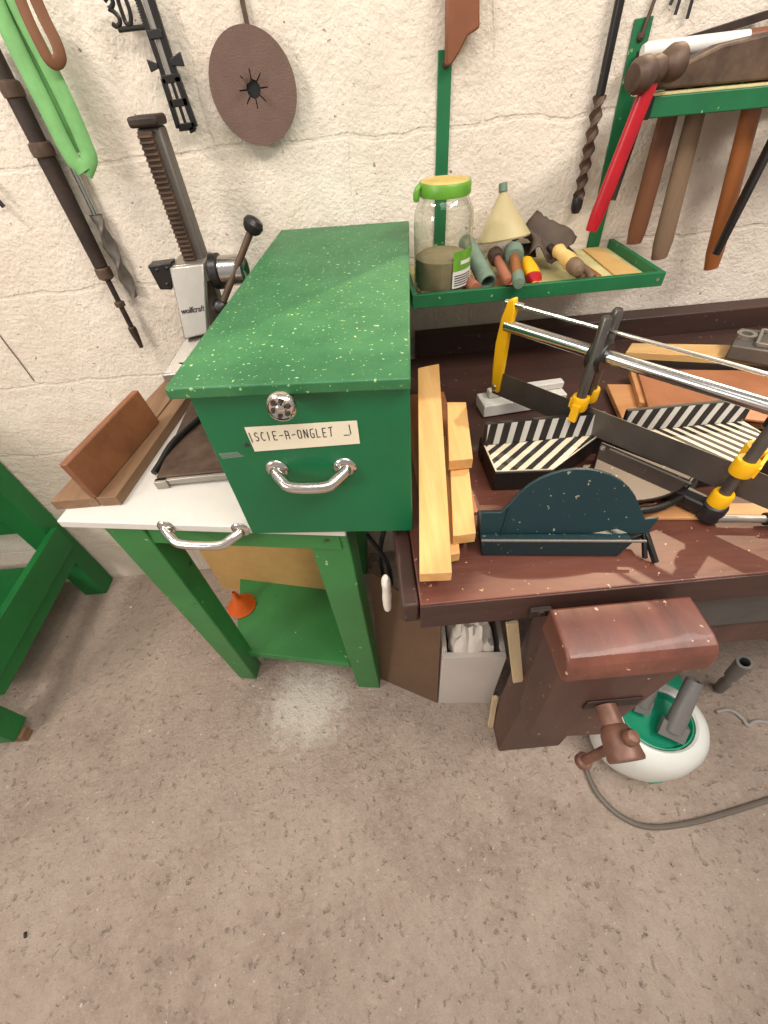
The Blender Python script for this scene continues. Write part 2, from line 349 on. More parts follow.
o = MB().lohi(-3.2, 3.4, -2.6, WY, -0.1, 0.0).build('floor', M['floor'], loc=(0, 0, 0)); tag(o, 'rough worn grey brown concrete floor', 'floor', kind='structure')

# ================================================================== workbench
BZ, BF, BL, BR = 0.85, 0.286, 0.012, 1.75
t = thing('workbench', 'heavy brown varnished wooden workbench with vise against the wall', 'workbench', (0.9, 0.65, 0))
MB().lohi(0.037, BR, BF, 0.60, 0.79, BZ).build('front_plank', M['bench'], t, 0.002)
MB().lohi(0.037, BR, BF-0.003, BF-0.0002, 0.79, BZ-0.001).build('front_edge', M['bench_dark'], t, 0.001)  # thin strip added; its dark colour stands in for shade on this face
MB().lohi(0.037, BR, 0.602, 0.975, 0.795, BZ-0.003).build('back_plank', M['bench_dark'], t, 0.003)
MB().lohi(0.118, BR, 0.977, 1.025, 0.79, 0.895).build('back_rail', M['bench_dark'], t, 0.003)
b = MB().prism([(BL, BF+0.001, BZ-0.001), (BL, BF+0.001, 0.806), (BL, BF+0.02, 0.775), (BL, 0.97, 0.775), (BL, 0.97, BZ-0.001)], (0.024, 0, 0)).build('end_cap', M['bench_dark'], t, 0.004)
MB().lohi(0.261, 0.435, 0.2835, 0.37, 0.0, 0.789).build('leg', M['leg_wood'], t, 0.004)
MB().lohi(0.262, 0.40, 0.88, 0.96, 0.0, 0.789).build('leg', M['leg_wood'], t, 0.004)
MB().lohi(1.55, 1.69, 0.305, 0.385, 0.0, 0.789).build('leg', M['leg_wood'], t, 0.004)
MB().lohi(1.55, 1.69, 0.88, 0.96, 0.0, 0.789).build('leg', M['leg_wood'], t, 0.004)
MB().lohi(0.436, 1.548, 0.31, 0.36, 0.56, 0.64).build('stretcher', M['leg_wood'], t, 0.004)
MB().lohi(0.436, 1.548, 0.30, 0.335, 0.655, 0.788).build('front_apron', M['felt'], t, 0.012)
# bolt on the front edge
p = aty(535, 615, BF)
bm_ = MB(); bm_.box((p.x, BF-0.0075, 0.815), 0.03, 0.008, 0.016); bm_.lathe([(0, 0.006), (0.006, 0.006), (0.007, 0)], (p.x, BF-0.0075, 0.816), (0, -1, 0), 14)
bm_.build('bolt_plate', M['rustdark'], t, 0.001)

# vise on the front of the bench
JX0, JX1 = 0.208, 0.398
t2 = thing('front_vise', 'brown wooden front vise jaw with iron screw hub on the workbench front', 'vise', (0.3, 0.23, 0.45))
prof = [(0.268, 0.842), (0.212, 0.842), (0.200, 0.838), (0.192, 0.828), (0.188, 0.816), (0.187, 0.797), (0.192, 0.789), (0.268, 0.789)]
MB().prism([(JX0, y, z) for y, z in prof], (JX1-JX0, 0, 0)).build('jaw_top', M['vise'], t2, 0.004, angle=20)
front = [(JX0+0.004, 0.788), (JX1-0.004, 0.788), (0.372, 0.452), (0.231, 0.476)]
MB().prism([(x, 0.200, z) for x, z in front], (0, 0.066, 0)).build('jaw_face', M['leg_wood'], t2, 0.004)
hp = aty(604, 703, 0.2); hx, hz = hp.x, hp.z
MB().lohi(hx-0.032, hx+0.055, 0.1965, 0.1995, hz-0.012, hz+0.018).build('screw_plate', M['rustdark'], t2, 0.001)
ax = V((0.03, -1, -0.10)).normalized(); hb = V((hx, 0.1965, hz))
hub = MB().lathe([(0, 0.0), (0.016, 0.0), (0.016, 0.028), (0.019, 0.030), (0.023, 0.040), (0.0265, 0.072), (0.025, 0.076), (0, 0.076)], hb, ax, 28).build('screw_hub', M['viseiron'], t2)
hc = hb+ax*0.052
bar_d = (V((-0.16, 0.02, -1))).normalized()
tb = MB().tube([hc-bar_d*0.030, hc+bar_d*0.125], 0.0075, 14)
tb.lathe([(0, -0.010), (0.008, -0.009), (0.0115, -0.004), (0.0115, 0.004), (0.009, 0.006), (0, 0.006)], hc-bar_d*0.030, bar_d, 18)
tb.lathe([(0, 0.014), (0.009, 0.012), (0.013, 0.006), (0.013, -0.006), (0.009, -0.010), (0, -0.01)], hc+bar_d*0.12, bar_d, 18)
tb.build('tommy_bar', M['viseiron'], t2)
MB().tube([(0.31, 0.267, 0.60), (0.31, 0.283, 0.60)], 0.016, 14).build('screw_rod', M['rustdark'], t2)

# ================================================================== green stand
SZ = 0.87
A, B_ = V((-0.508, 0.488, SZ)), V((-0.062, 0.415, SZ))       # front edge of the white top
sx = (B_-A).normalized(); sy = V((-sx.y, sx.x, 0))
SD = 0.46
def SP(a, b, z): q = A+sx*a+sy*b; return V((q.x, q.y, z))
SWID = (B_-A).length
t = thing('tool_stand', 'small green painted wooden stand with white top and low shelf', 'stand', (SP(SWID/2, SD/2, 0)))
MB().hexa([SP(-0.035, 0, SZ-0.016), SP(SWID, 0, SZ-0.016), SP(SWID, SD, SZ-0.016), SP(-0.035, SD, SZ-0.016)],
          [SP(-0.035, 0, SZ), SP(SWID, 0, SZ), SP(SWID, SD, SZ), SP(-0.035, SD, SZ)]).build('white_top', M['white'], t, 0.002)
AP = SZ-0.017
MB().hexa([SP(0.03, 0.012, AP-0.05), SP(SWID-0.015, 0.012, AP-0.05), SP(SWID-0.015, 0.035, AP-0.05), SP(0.03, 0.035, AP-0.05)],
          [SP(0.03, 0.012, AP), SP(SWID-0.015, 0.012, AP), SP(SWID-0.015, 0.035, AP), SP(0.03, 0.035, AP)]).build('apron', M['green_stand'], t, 0.002)
def leg(name, tops, foots):
    MB().hexa(foots, tops).build(name, M['green_stand'], t, 0.003)
fl, fr = V((-0.664, 0.658, 0)), V((-0.139, 0.498, 0))
f0 = atz(205, 655, 0); f1 = atz(240, 678, 0); f2 = atz(257, 677, 0)
t0 = atz(101, 526, AP); t1 = atz(146, 528, AP)
def quadleg(tl, tr, bl, br, dep_t, dep_b):
    dt, db = sy*dep_t, sy*dep_b
    MB().hexa([bl, br, br+db, bl+db], [tl, tr, tr+dt, tl+dt]).build('leg', M['green_stand'], t, 0.003)
quadleg(atz(101, 526, AP), atz(141, 528, AP), V((-0.527, 0.566, 0)), V((-0.470, 0.556, 0)), 0.055, 0.055)
quadleg(atz(305, 530, AP), atz(346, 531, AP), V((-0.136, 0.500, 0)), V((-0.066, 0.490, 0)), 0.055, 0.055)
quadleg(SP(0.10, 0.405, AP), SP(0.15, 0.405, AP), V((-0.40, 0.955, 0)), V((-0.35, 0.95, 0)), 0.05, 0.05)
quadleg(SP(0.37, 0.405, AP), SP(0.42, 0.405, AP), V((-0.14, 0.935, 0)), V((-0.09, 0.93, 0)), 0.05, 0.05)
s0, s1 = atz(236, 651, 0.16), atz(350, 664, 0.16); s2, s3 = atz(337, 575, 0.16), atz(240, 575, 0.16)
s2.y = 0.835; s3.y = 0.875
dz = V((0, 0, -0.03))
MB().hexa([s0+dz, s1+dz, s2+dz, s3+dz], [s0, s1, s2, s3]).build('low_shelf', M['green_stand'], t, 0.002)
def pull(parent, p0, p1, out, sag, r=0.0062, name='handle'):
    """bent tube pull with two round rosettes; p0, p1 screw points, out = outward normal"""
    p0, p1, out, sag = V(p0), V(p1), V(out).normalized(), V(sag)
    d = p1-p0
    pts = smooth([p0, p0+out*0.006+sag*0.15, p0+d*0.10+out*0.016+sag*0.5, p0+d*0.22+out*0.024+sag*0.92, p0+d*0.5+out*0.026+sag,
                  p0+d*0.78+out*0.024+sag*0.92, p0+d*0.90+out*0.016+sag*0.5, p1+out*0.006+sag*0.15, p1], 4)
    m_ = MB().tube(pts, r, 14)
    h = m_.build(name, M['chrome'], parent); plabel(h, 'worn chrome bent tube pull')
    for q in (p0, p1):
        MB().lathe([(0, 0.0045), (0.010, 0.0042), (0.0135, 0.003), (0.0150, 0.001), (0.0150, 0.0), (0, 0)], q, out, 24).build('rosette', M['chrome'], h)
    return h
# pull on the front edge of the white top
h0, h1 = SP(0.10, -0.0005, SZ-0.008), SP(0.10, 0, SZ)
q0, q1 = atp(161, 519, SP(0, 0, 0), sy), atp(238, 524, SP(0, 0, 0), sy)
q0.z = q1.z = SZ-0.006
pull(t, q0, q1, -sy, V((0, 0, -0.012)), 0.0075)

# ================================================================== green mitre saw case
LZ = 1.129
L0, L1, L2, L3 = V((-0.2225, 0.414, LZ)), V((0.040, 0.388, LZ)), V((0.106, 1.002, LZ)), V((-0.158, 1.024, LZ))
bx = (L1-L0).normalized(); by = (L2-L1).normalized()
t = thing('saw_case', 'large green wooden box with handwritten paper label and chrome pull', 'box', ((L0+L2)*0.5).to_2d().to_3d()+V((0, 0, SZ)))
th = V((0, 0, -0.014))
lid = MB().hexa([L0+th, L1+th, L2+th, L3+th], [L0, L1, L2, L3]).build('lid', M['green_lid'], t, 0.002)
ins = 0.012
F0 = L0+bx*0.016+by*ins; F1 = L1-bx*0.001+by*ins; F2 = L2-bx*0.026-by*0.01; F3 = L3+bx*0.012-by*0.01
ztop, zbot = LZ-0.0145, SZ+0.001
def at(p, z): return V((p.x, p.y, z))
MB().hexa([at(F0, zbot), at(F1, zbot), at(F2, zbot), at(F3, zbot)], [at(F0, ztop), at(F1, ztop), at(F2, ztop), at(F3, ztop)]).build('body', M['green_box'], t, 0.0015)
fn = V((bx.y, -bx.x, 0))                       # outward normal of the front
fdir = (F1-F0).normalized(); fn = V((fdir.y, -fdir.x, 0))
def onfront(x, y, off=0.0): return atp(x, y, F0, fn)+fn*off
# rebated latch strip under the lid
a, b_, c, d = onfront(239, 392, .0005), onfront(335, 388, .0005), onfront(335, 393.5, .0005), onfront(239, 399, .0005)
a.z = b_.z = ztop-0.001
MB().prism([a, b_, c, d], fn*0.0012).build('latch_strip', M['green_box'], t)
# round knob
k0 = onfront(286, 388); k0.z = ztop-0.003; KS = 0.84
ko = MB().lathe([(a_*KS, b_k) for a_, b_k in [(0, 0), (0.010, 0), (0.009, 0.006), (0.008, 0.018), (0.012, 0.022), (0.0185, 0.026), (0.0195, 0.030), (0.0185, 0.034), (0.0155, 0.0365),
                 (0.0145, 0.0345), (0.0075, 0.0335), (0.006, 0.037), (0.003, 0.0385), (0, 0.0387)]], k0, (fn+V((0.0, 0, 0.05))).normalized(), 32).build('knob', M['chrome'], t)
kax = (fn+V((0, 0, 0.05))).normalized(); ku = fdir; kw = kax.cross(ku)
pet = MB()
for k in range(6):
    a_ = math.radians(60*k+15); pet.box(k0+kax*0.0352+(ku*math.cos(a_)+kw*math.sin(a_))*0.0088, 0.0038, 0.0038, 0.003, rz=a_)
pet.build('rosette', M['ink'], ko)
# paper label
lb = [onfront(244.5, 427, .0006), onfront(357, 420, .0006), onfront(360, 443, .0006), onfront(255, 451, .0006)]
lab = MB().prism(lb, fn*0.0006).build('paper_label', M['label'], t); plabel(lab, 'cream paper label with handwritten capitals')
ST = {'S': [[(1, .9), (.5, 1), (.1, .8), (.3, .55), (.8, .45), (.9, .2), (.5, 0), (0, .1)]], 'C': [[(1, .9), (.5, 1), (.1, .6), (.1, .3), (.5, 0), (1, .1)]],
      'I': [[(.4, 1), (.35, 0)]], 'E': [[(1, 1), (.1, 1), (.05, 0), (.9, 0)], [(.1, .5), (.8, .5)]], '-': [[(0, .45), (1, .5)]],
      'A': [[(.05, 0), (.12, 1), (.85, .9), (.95, .0)], [(.1, .48), (.9, .45)]], 'O': [[(.5, 1), (.1, .9), (.05, .2), (.4, 0), (.9, .1), (.95, .8), (.5, 1)]],
      'N': [[(.05, 0), (.1, 1), (.9, 0), (.95, 1)]], 'G': [[(1, 1), (.2, .95), (.05, .3), (.3, 0), (.9, 0), (.95, .45), (.5, .45)]],
      'L': [[(.1, 1), (.05, 0), (.9, .05)]], 'T': [[(0, 1), (1.1, 1.1)], [(.6, 1), (.45, 0)]]}
def lettering(text, x0, y0, x1, y1, hgt, fill, parent):
    mb = MB()
    P0, P1 = onfront(x0, y0, .0014), onfront(x1, y1, .0014); n = len(text); stp = (P1-P0)/n
    def stroke(pts):
        for a2, b2 in zip(pts[:-1], pts[1:]): mb.beam(a2, b2, 0.0011, 0.0003, up=fn)
    for i, ch in enumerate(text):
        for s_ in ST.get(ch, []):
            stroke([P0+stp*(i+fill*x)+V((0, 0, 1))*(hgt*y) for x, y in s_])
    def st(xa, ya, xb, yb): stroke([onfront(xa, ya, .0014), onfront(xb, yb, .0014)])
    st(249, 432, 253, 442); st(349, 424, 351, 433.5); st(344, 434.6, 350, 434.2)
    return mb.build('handwriting', M['ink'], parent)
lettering('SCIE-A-ONGLET', 256.5, 440.5, 336, 435.5, 0.0125, 0.62, lab)
# pull
pull(t, onfront(277, 469), onfront(345, 467), fn, V((0, 0, -0.010)), 0.0082)
# screw hole and scrape
MB().lathe([(0, .0008), (.003, .0008), (.003, 0)], onfront(247, 445), fn, 12).build('screw_hole', M['ink'], t)
sc_ = MB()
for k in range(4):
    sc_.beam(onfront(219+k, 454+k*1.4, .0005), onfront(238+k*2, 452+k*1.2, .0005), 0.0016, 0.0004, up=fn)
plabel(sc_.build('paint_scrape', M['oldgreen'], t), 'pale scraped patch')

# ================================================================== boards on the stand
TZ = SZ+0.0005
def board(name, label, cat, pts, z0, z1, material, bevel=0.0015, group=None):
    o = MB().hexa([at(p, z0) for p in pts], [at(p, z1) for p in pts]).build(name, material, None, bevel)
    return tag(o, label, cat, group)
pA, pB = V((-0.541, 0.510, 0)), V((-0.497, 0.508, 0)); pC, pD = V((-0.425, 0.93, 0)), V((-0.47, 0.93, 0))
zt = TZ+0.020
board('plank', 'long weathered brown plank lying on the white stand top beside the wall side edge', 'plank', [V((-0.553, .520, 0)), V((-.478, .519, 0)), V((-.420, .90, 0)), V((-.470, .90, 0))], TZ, zt, M['oldboard'])
board('plank', 'long brown plank on the white stand top next to the drill stand base', 'plank', [V((-0.476, .519, 0)), V((-.441, .517, 0)), V((-.395, .84, 0)), V((-.423, .85, 0))], TZ, zt, M['oldboard'])
u0, u1 = atz(97, 498, zt+.0005), atz(160, 422, zt+.0005)
ud = (u1-u0).normalized(); un = V((-ud.y, ud.x, 0)); upv = (V((0, 0, 1))+un*0.12).normalized()*0.072
offs = un*0.013
o = MB().hexa([u0, u1, u1+offs, u0+offs], [u0+upv, u1+upv, u1+upv+offs, u0+upv+offs]).build('board_offcut', M['redboard'], None, 0.002)
tag(o, 'short reddish brown board standing on edge on the two planks', 'board')

# ================================================================== drill stand
t = thing('drill_stand', 'old drill press stand with toothed rack column and grey cast bracket', 'drill stand', (-0.32, 0.9, SZ))
cb, ct = aty(190, 258, 0.93), aty(144, 120, 0.93)
cb.x = -0.321; ct.x = -0.321; ct.z = 1.322
MB().lohi(-0.335, -0.297, 0.917, 0.952, SZ+0.019, 1.304).build('column', M['castgrey'], t, 0.004)
rk = MB(); rk.lohi(-0.333, -0.310, 0.911, 0.917, 1.10, 1.300)
z = 1.105
while z < 1.296:
    rk.prism([(-0.333, 0.9112, z), (-0.333, 0.906, z+0.001), (-0.333, 0.906, z+0.0035), (-0.333, 0.9112, z+0.0045)], (0.0225, 0, 0)); z += 0.0072
plabel(rk.build('toothed_rack', M['rust'], t), 'rusty brown toothed rack')
MB().lohi(-0.340, -0.293, 0.904, 0.956, 1.3045, 1.318).build('column_cap', M['rustdark'], t, 0.004)
# head: clamp block and front bracket plate
hd = MB()
hd.lohi(-0.356, -0.292, 0.890, 0.962, 1.085, 1.118)
pb0, pb1 = aty(184, 340, 0.845), aty(208, 334, 0.845)
hd.hexa([pb0, pb1, pb1+V((0, 0.018, 0)), pb0+V((0, 0.018, 0))], [V((-0.357, 0.886, 1.116)), V((-0.291, 0.886, 1.118)), V((-0.291, 0.906, 1.118)), V((-0.357, 0.906, 1.116))])
pf0 = atz(161, 375, 0.955); pf1 = pf0+V((0.10, -0.004, 0.004))
hd.hexa([pf0-V((0, 0, .018)), pf1-V((0, 0, .018)), pb1+V((0.02, 0.018, -0.014)), pb0+V((0, 0.018, -0.014))], [pf0, pf1, pb1+V((0.02, 0.018, 0)), pb0+V((0, 0.018, 0))])
hd.build('head', M['alu'], t, 0.003)
RC = (pf0+pf1)*0.5+V((0.0, 0.035, 0.0115))
MB().lathe([(0, 0.002), (0.021, 0.002), (0.021, -0.006), (0, -0.006)], RC, V((0, -0.12, 1)), 24).build('collar_hole', M['ink'], t)
cy = MB().lathe([(0, 0), (0.026, 0), (0.026, 0.062), (0.021, 0.066), (0, 0.060)], (-0.288, 0.915, 1.095), (1, -0.06, 0), 30).build('feed_barrel', M['steel'], t)
MB().lathe([(0.0262, 0.0), (0.031, 0.002), (0.031, 0.016), (0.0262, 0.018)], (-0.288, 0.915, 1.095), (1, -0.06, 0), 30).build('barrel_collar', M['blackmetal'], t)
# feed bar and knobs
e1, e0 = aty(252, 228, 0.90), aty(222, 305, 0.885)
bar = MB().tube([e0, e1], 0.0062, 12).build('feed_bar', M['rust'], t)
dr = (e1-e0).normalized()
for q, s_ in ((e1, 1), (e0, -1)):
    MB().lathe([(0, -0.012), (0.011, -0.012), (0.016, -0.006), (0.018, 0.003), (0.014, 0.011), (0.006, 0.014), (0, 0.0145)], q+dr*0.004*s_, dr*s_, 22).build('knob', M['blackmetal'], bar)
kn = MB(); kn.prism([aty(147, 266, .888), aty(171, 263, .888), aty(172, 290, .888), aty(160, 290, .888)], (0, 0.03, 0))
for x, y in ((157, 270), (167, 268), (167, 284)): kn.lathe([(0, .003), (.003, .002), (.0035, 0)], aty(x, y, .888), (0, -1, 0), 10)
kn.build('clamp_block', M['blackmetal'], t, 0.004)
# base plate on the white top
bz = SZ+0.0005
g = MB().lohi(-0.388, -0.232, 0.56, 0.955, bz+0.004, bz+0.018).build('base_plate', M['rust'], t, 0.002)
fe = MB(); fe.lohi(-0.390, -0.232, 0.552, 0.559, bz+0.004, bz+0.016); fe.lohi(-0.390, -0.368, 0.548, 0.559, bz, bz+0.016); fe.build('base_lip', M['alu'], t, 0.0015)
MB().tube(smooth([(-0.40, 0.58, bz+0.012), (-0.395, 0.60, bz+0.014), (-0.378, 0.66, bz+0.023), (-0.33, 0.76, bz+0.025), (-0.30, 0.85, bz+0.025)], 4), 0.006, 10).build('slot_bar', M['blackmetal'], t)
# maker's name on the bracket
def textmesh(name, body, loc, right, up, size, material, parent, shear=0.0, extr=0.0003, xs=1.0):
    cu = bpy.data.curves.new(name, 'FONT'); cu.body = body; cu.size = size; cu.extrude = extr; cu.align_x = 'CENTER'; cu.align_y = 'CENTER'; cu.shear = shear
    cu.offset = size*0.012
    tmp = bpy.data.objects.new(name, cu); COL.objects.link(tmp)
    dg = bpy.context.evaluated_depsgraph_get(); me = bpy.data.meshes.new_from_object(tmp.evaluated_get(dg))
    bpy.data.objects.remove(tmp); bpy.data.curves.remove(cu)
    r, u = V(right).normalized(), V(up).normalized(); n_ = r.cross(u); org = V(parent['_o'])
    for vv in me.vertices: vv.co = V(loc)+r*vv.co.x*xs+u*vv.co.y+n_*vv.co.z-org
    me.materials.clear(); me.materials.append(material); me.name = name
    ob = bpy.data.objects.new(name, me); COL.objects.link(ob); ob.parent = parent; ob['_o'] = list(org)
    return ob
tl = aty(193, 310, 0.868)
tu = (V((-0.32, 0.886, 1.117))-(pb0+pb1)*0.5); tn = V((1, 0, 0.03)).cross(tu).normalized()
tl = atp(193, 310, V((-0.32, 0.886, 1.117)), tn)+tn*(0.0006 if tn.y < 0 else -0.0006)
textmesh('lettering', 'wolfcraft', tl, (1, 0, 0.05), tu, 0.0145, M['ink'], t, xs=0.9)

# ================================================================== low shelf, kraft board, funnel, cardboard
kb0, kb1 = V((-0.500, 0.905, 0.1605)), V((-0.215, 0.850, 0.1605))
kb0 = atz(224, 577, 0.1605); kb1 = atz(330, 590, 0.1605)
kd = (kb1-kb0).normalized(); kn_ = V((-kd.y, kd.x, 0))
kup = V((0, 0, 0.42))+kn_*0.015
o = MB().hexa([kb0, kb1, kb1+kn_*0.004, kb0+kn_*0.004], [kb0+kup, kb1+kup, kb1+kup+kn_*0.004, kb0+kup+kn_*0.004]).build('kraft_board', M['kraft'], None)
tag(o, 'tan fibreboard sheet standing at the back of the green low shelf', 'board')
g0 = atz(201, 573, 0.17); g1 = g0+kd*0.14
g0 += kn_*0.045; g1 += kn_*0.045; g0.z = g1.z = 0.0
o = MB().hexa([g0, g1, g1+kn_*0.004, g0+kn_*0.004], [p+V((0, 0, 0.62)) for p in (g0, g1, g1+kn_*0.004, g0+kn_*0.004)]).build('kraft_board', M['kraft'], None)
tag(o, 'narrow tan sheet on the floor peeping out behind the bigger fibreboard', 'board')
fb = atz(242, 606, 0.1605); fb.z = 0.1606
fprof = [(0.046, 0.0), (0.0465, 0.005), (0.043, 0.008), (0.041, 0.014), (0.014, 0.046), (0.010, 0.052), (0.0068, 0.085), (0.0045, 0.085), (0.0075, 0.05), (0.038, 0.013), (0.042, 0.0), (0.046, 0.0)]
o = MB().lathe(fprof, fb, V((0, 0, 1)), 32).build('funnel', M['orange'], None); tag(o, 'orange plastic funnel standing mouth down on the green low shelf', 'funnel')
# brown cardboard sheet leaning beside the stand
c0, c1 = atz(381, 679, 0.0), atz(437, 703, 0.0)
cdv = (c1-c0); n_ = V((-cdv.y, cdv.x, 0)).normalized()*0.005
top0 = V((-0.03, 0.60, 0.42)); top1 = V((0.10, 0.47, 0.36))
o = MB().hexa([c0, c1, c1+n_, c0+n_], [c0+V((0.015, 0.03, 0.56)), c1+V((0.0, 0.03, 0.47)), c1+V((0, 0.03, 0.47))+n_, c0+V((0.015, 0.03, 0.56))+n_]).build('cardboard_sheet', M['cardboard'], None)
tag(o, 'brown cardboard sheet leaning between the green stand and white box', 'cardboard')
# ================================================================== white box under the bench
w0, w1 = V((0.112, 0.429, 0)), V((0.269, 0.415, 0))
wd = (w1-w0).normalized(); wn = V((-wd.y, wd.x, 0)); WH = 0.335
t = thing('white_box', 'open white chipboard box of crumpled paper under the workbench', 'box', (w0+wn*0.15+wd*0.08))
W_ = (w1-w0).length
def wall_(a0, b0, a1, b1, thk, name):
    p, q = w0+wd*a0+wn*b0, w0+wd*a1+wn*b1; dd = (q-p).normalized(); nn = V((-dd.y, dd.x, 0))*thk
    MB().hexa([p, q, q+nn, p+nn], [x+V((0, 0, WH)) for x in (p, q, q+nn, p+nn)]).build(name, M['whitebox'], t, 0.001)
wall_(0, 0, W_, 0, 0.014, 'front_panel'); wall_(W_, 0.015, W_, 0.30, 0.012, 'side_panel'); wall_(0.012, 0.015, 0.012, 0.30, 0.012, 'side_panel'); wall_(0, 0.302, W_, 0.302, 0.012, 'back_panel')
q0, q1, q2, q3 = [w0+wd*a+wn*b for a, b in ((0.014, 0.015), (W_-0.014, 0.015), (W_-0.014, 0.30), (0.014, 0.30))]
MB().hexa([p+V((0, 0, 0.002)) for p in (q0, q1, q2, q3)], [p+V((0, 0, 0.012)) for p in (q0, q1, q2, q3)]).build('bottom_panel', M['whitebox'], t)
# crumpled paper filling
rng = random.Random(3)
def crumple(name, c, sx_, sy_, sz_, seed, material, label, cat, group=None, n=14):
    r = random.Random(seed); mb = MB(); vs = []; fs = []
    for i in range(n+1):
        for j in range(n+1):
            u, v_ = i/n, j/n; e = math.sin(math.pi*u)**0.4*math.sin(math.pi*v_)**0.4
            vs.append((c[0]+(u-.5)*sx_+r.uniform(-1, 1)*sx_*0.02, c[1]+(v_-.5)*sy_+r.uniform(-1, 1)*sy_*0.02, c[2]+sz_*e*(0.62+0.38*r.random())))
    k = len(vs)
    for i in range(n):
        for j in range(n): a = i*(n+1)+j; fs.append((a, a+1, a+n+2, a+n+1))
    mb.add(vs, fs); rim = [i*(n+1) for i in range(n+1)]+[n*(n+1)+j for j in range(1, n+1)]+[i*(n+1)+n for i in range(n-1, -1, -1)]+[j for j in range(n-1, 0, -1)]
    mb.f.append(tuple(rim))
    ob = mb.build(name, material, None, angle=25); return tag(ob, label, cat, group)
wc = w0+wd*0.075+wn*0.12
crumple('crumpled_paper', (wc.x-0.004, wc.y-0.030, 0.30), 0.114, 0.165, 0.17, 4, M['paper'], 'crumpled white paper stuffed in the white box at its front', 'paper')
wc2 = w0+wd*0.08+wn*0.22
crumple('crumpled_paper', (wc2.x, wc2.y+0.02, 0.30), 0.11, 0.09, 0.25, 9, M['paper'], 'bigger crumple of cream paper at the back of the white box', 'paper')
# battens and patterned cloth between box and bench leg
def stick(label, p0, p1, wd_, th_, up, name='batten', material=None):
    ob = MB().beam(p0, p1, wd_, th_, up).build(name, material or M['batten'], None, 0.001); return tag(ob, label, 'wooden strip')
stick('pale wooden strip standing on the floor at the foot of the bench leg', V((0.254, 0.350, 0.002)), aty(495, 697, 0.375), 0.014, 0.010, (0, 1, 0))
stick('pale wooden strip leaning on the bench leg above the patterned cloth', aty(518, 681, 0.322), aty(512, 622, 0.350), 0.022, 0.007, (0, 1, 0))
crumple('patterned_cloth', (0.277, 0.50, 0.0), 0.018, 0.13, 0.26, 5, M['floral'], 'blue and white patterned cloth wedged between white box and bench leg', 'cloth')
# white rag
o = MB(); pc = [aty(392, 577, .36)+V((-.010, 0, 0)), aty(393, 590, .36)+V((-.010, 0, 0)), aty(393, 600, .36)+V((-.010, 0, 0)), aty(393, 608, .36)+V((-.009, 0, 0))]
o.tube(smooth(pc, 4), [0.006, 0.010, 0.011, 0.010, 0.010, 0.0105, 0.011, 0.011, 0.0105, 0.010, 0.010, 0.009, 0.006], 14, flat=0.7)
o = o.build('white_cloth', M['paper'], None); tag(o, 'small white rag hanging against the workbench end cap', 'cloth')
o = MB().tube(smooth([aty(366, 534, .62), aty(378, 549, .60), aty(388, 565, .58), aty(391, 585, .56), aty(390, 600, .55), aty(380, 560, .60), aty(384, 530, .64)], 6), 0.006, 10).build('cable', M['black'], None); tag(o, 'black cable loop hanging in the gap between green box and workbench', 'cable')

# ================================================================== planks on the bench
def flatboard(name, label, pts, zs, thk, material, cat='plank', bevel=0.001, group=None):
    """pts four corners (x, y), zs top height at each corner"""
    top = [V((x, y, z)) for (x, y), z in zip(pts, zs)]
    ob = MB().hexa([p-V((0, 0, thk)) for p in top], top).build(name, material, None, bevel); return tag(ob, label, cat, group)
e = 0.0004
Z1 = BZ+0.018; Z2 = Z1+0.018+e; Z3 = Z2+0.020+e
def xy(px, py, z): q = atz(px, py, z); return (q.x, q.y)
flatboard('hardboard_strip', 'reddish hardboard strip lowest under the pine planks', [(0.060, 0.44), (0.150, 0.44), (0.155, 0.80), (0.062, 0.80)], [BZ+0.005]*4, 0.0046, M['hardboard'], 'board')
zA = BZ+0.005+e
flatboard('pine_plank', 'small pine plank stub with ragged end under the long plank', [xy(441, 557, zA+.018), xy(460, 553, zA+.018), (0.128, 0.62), (0.09, 0.62)], [zA+0.018]*4, 0.018, M['pine'])
zB = zA+0.018+e
flatboard('pine_plank', 'pale wide pine plank under the short pine block', [xy(453, 536, zB+.02), xy(476, 533, zB+.02), xy(466, 440, zB+.02), xy(449, 440, zB+.02)], [zB+0.020]*4, 0.020, M['pine'])
zC = zB+0.020+e
flatboard('pine_block', 'short pine block lying on the pale wide plank', [xy(449, 461, zC+.022), xy(473, 458.5, zC+.022), xy(466, 402, zC+.022), xy(447, 402, zC+.022)], [zC+0.022]*4, 0.020, M['pine'])
zl = zA+0.026
zl0, zl1 = zA+0.0185+0.020, 0.935
a0, a1 = xy(419.5, 574, zl0), xy(452, 572.5, zl0); a2, a3 = xy(439, 363.5, zl1), xy(417.8, 368, zl1)
flatboard('pine_plank', 'longest pine plank with knots running to the bench front edge', [a0, a1, a2, a3], [zl0, zl0, zl1, zl1], 0.019, M['pine'])

# ================================================================== stack of boards behind the saw
zs = BZ+0.0005
def hb(name, label, px, z, thk, material, cat='board'):
    pts = [xy(x, y, z) for x, y in px]
    pts = [(x, min(y, 0.968)) for x, y in pts]
    return flatboard(name, label, pts, [z]*4, thk-e, material, cat)
hb('board', 'lowest orange plywood board of the stack behind the saw', [(622, 418), (790, 425), (790, 386), (607, 384)], zs+0.012, 0.012, M['plywood'])
hb('board', 'pale narrow pine board across the stack end near the wall', [(626, 352), (800, 361), (800, 346), (632, 343)], zs+0.034, 0.016, M['pine_x'])
hb('board', 'orange brown hardboard topmost in the stack behind the saw', [(649, 408), (800, 425), (800, 371), (637, 369)], zs+0.030, 0.005, M['hardboard'])
hb('board', 'thin plywood board in the middle of the stack behind the saw', [(640, 402), (800, 416), (800, 371), (630, 370)], zs+0.0245, 0.012, M['plywood'])
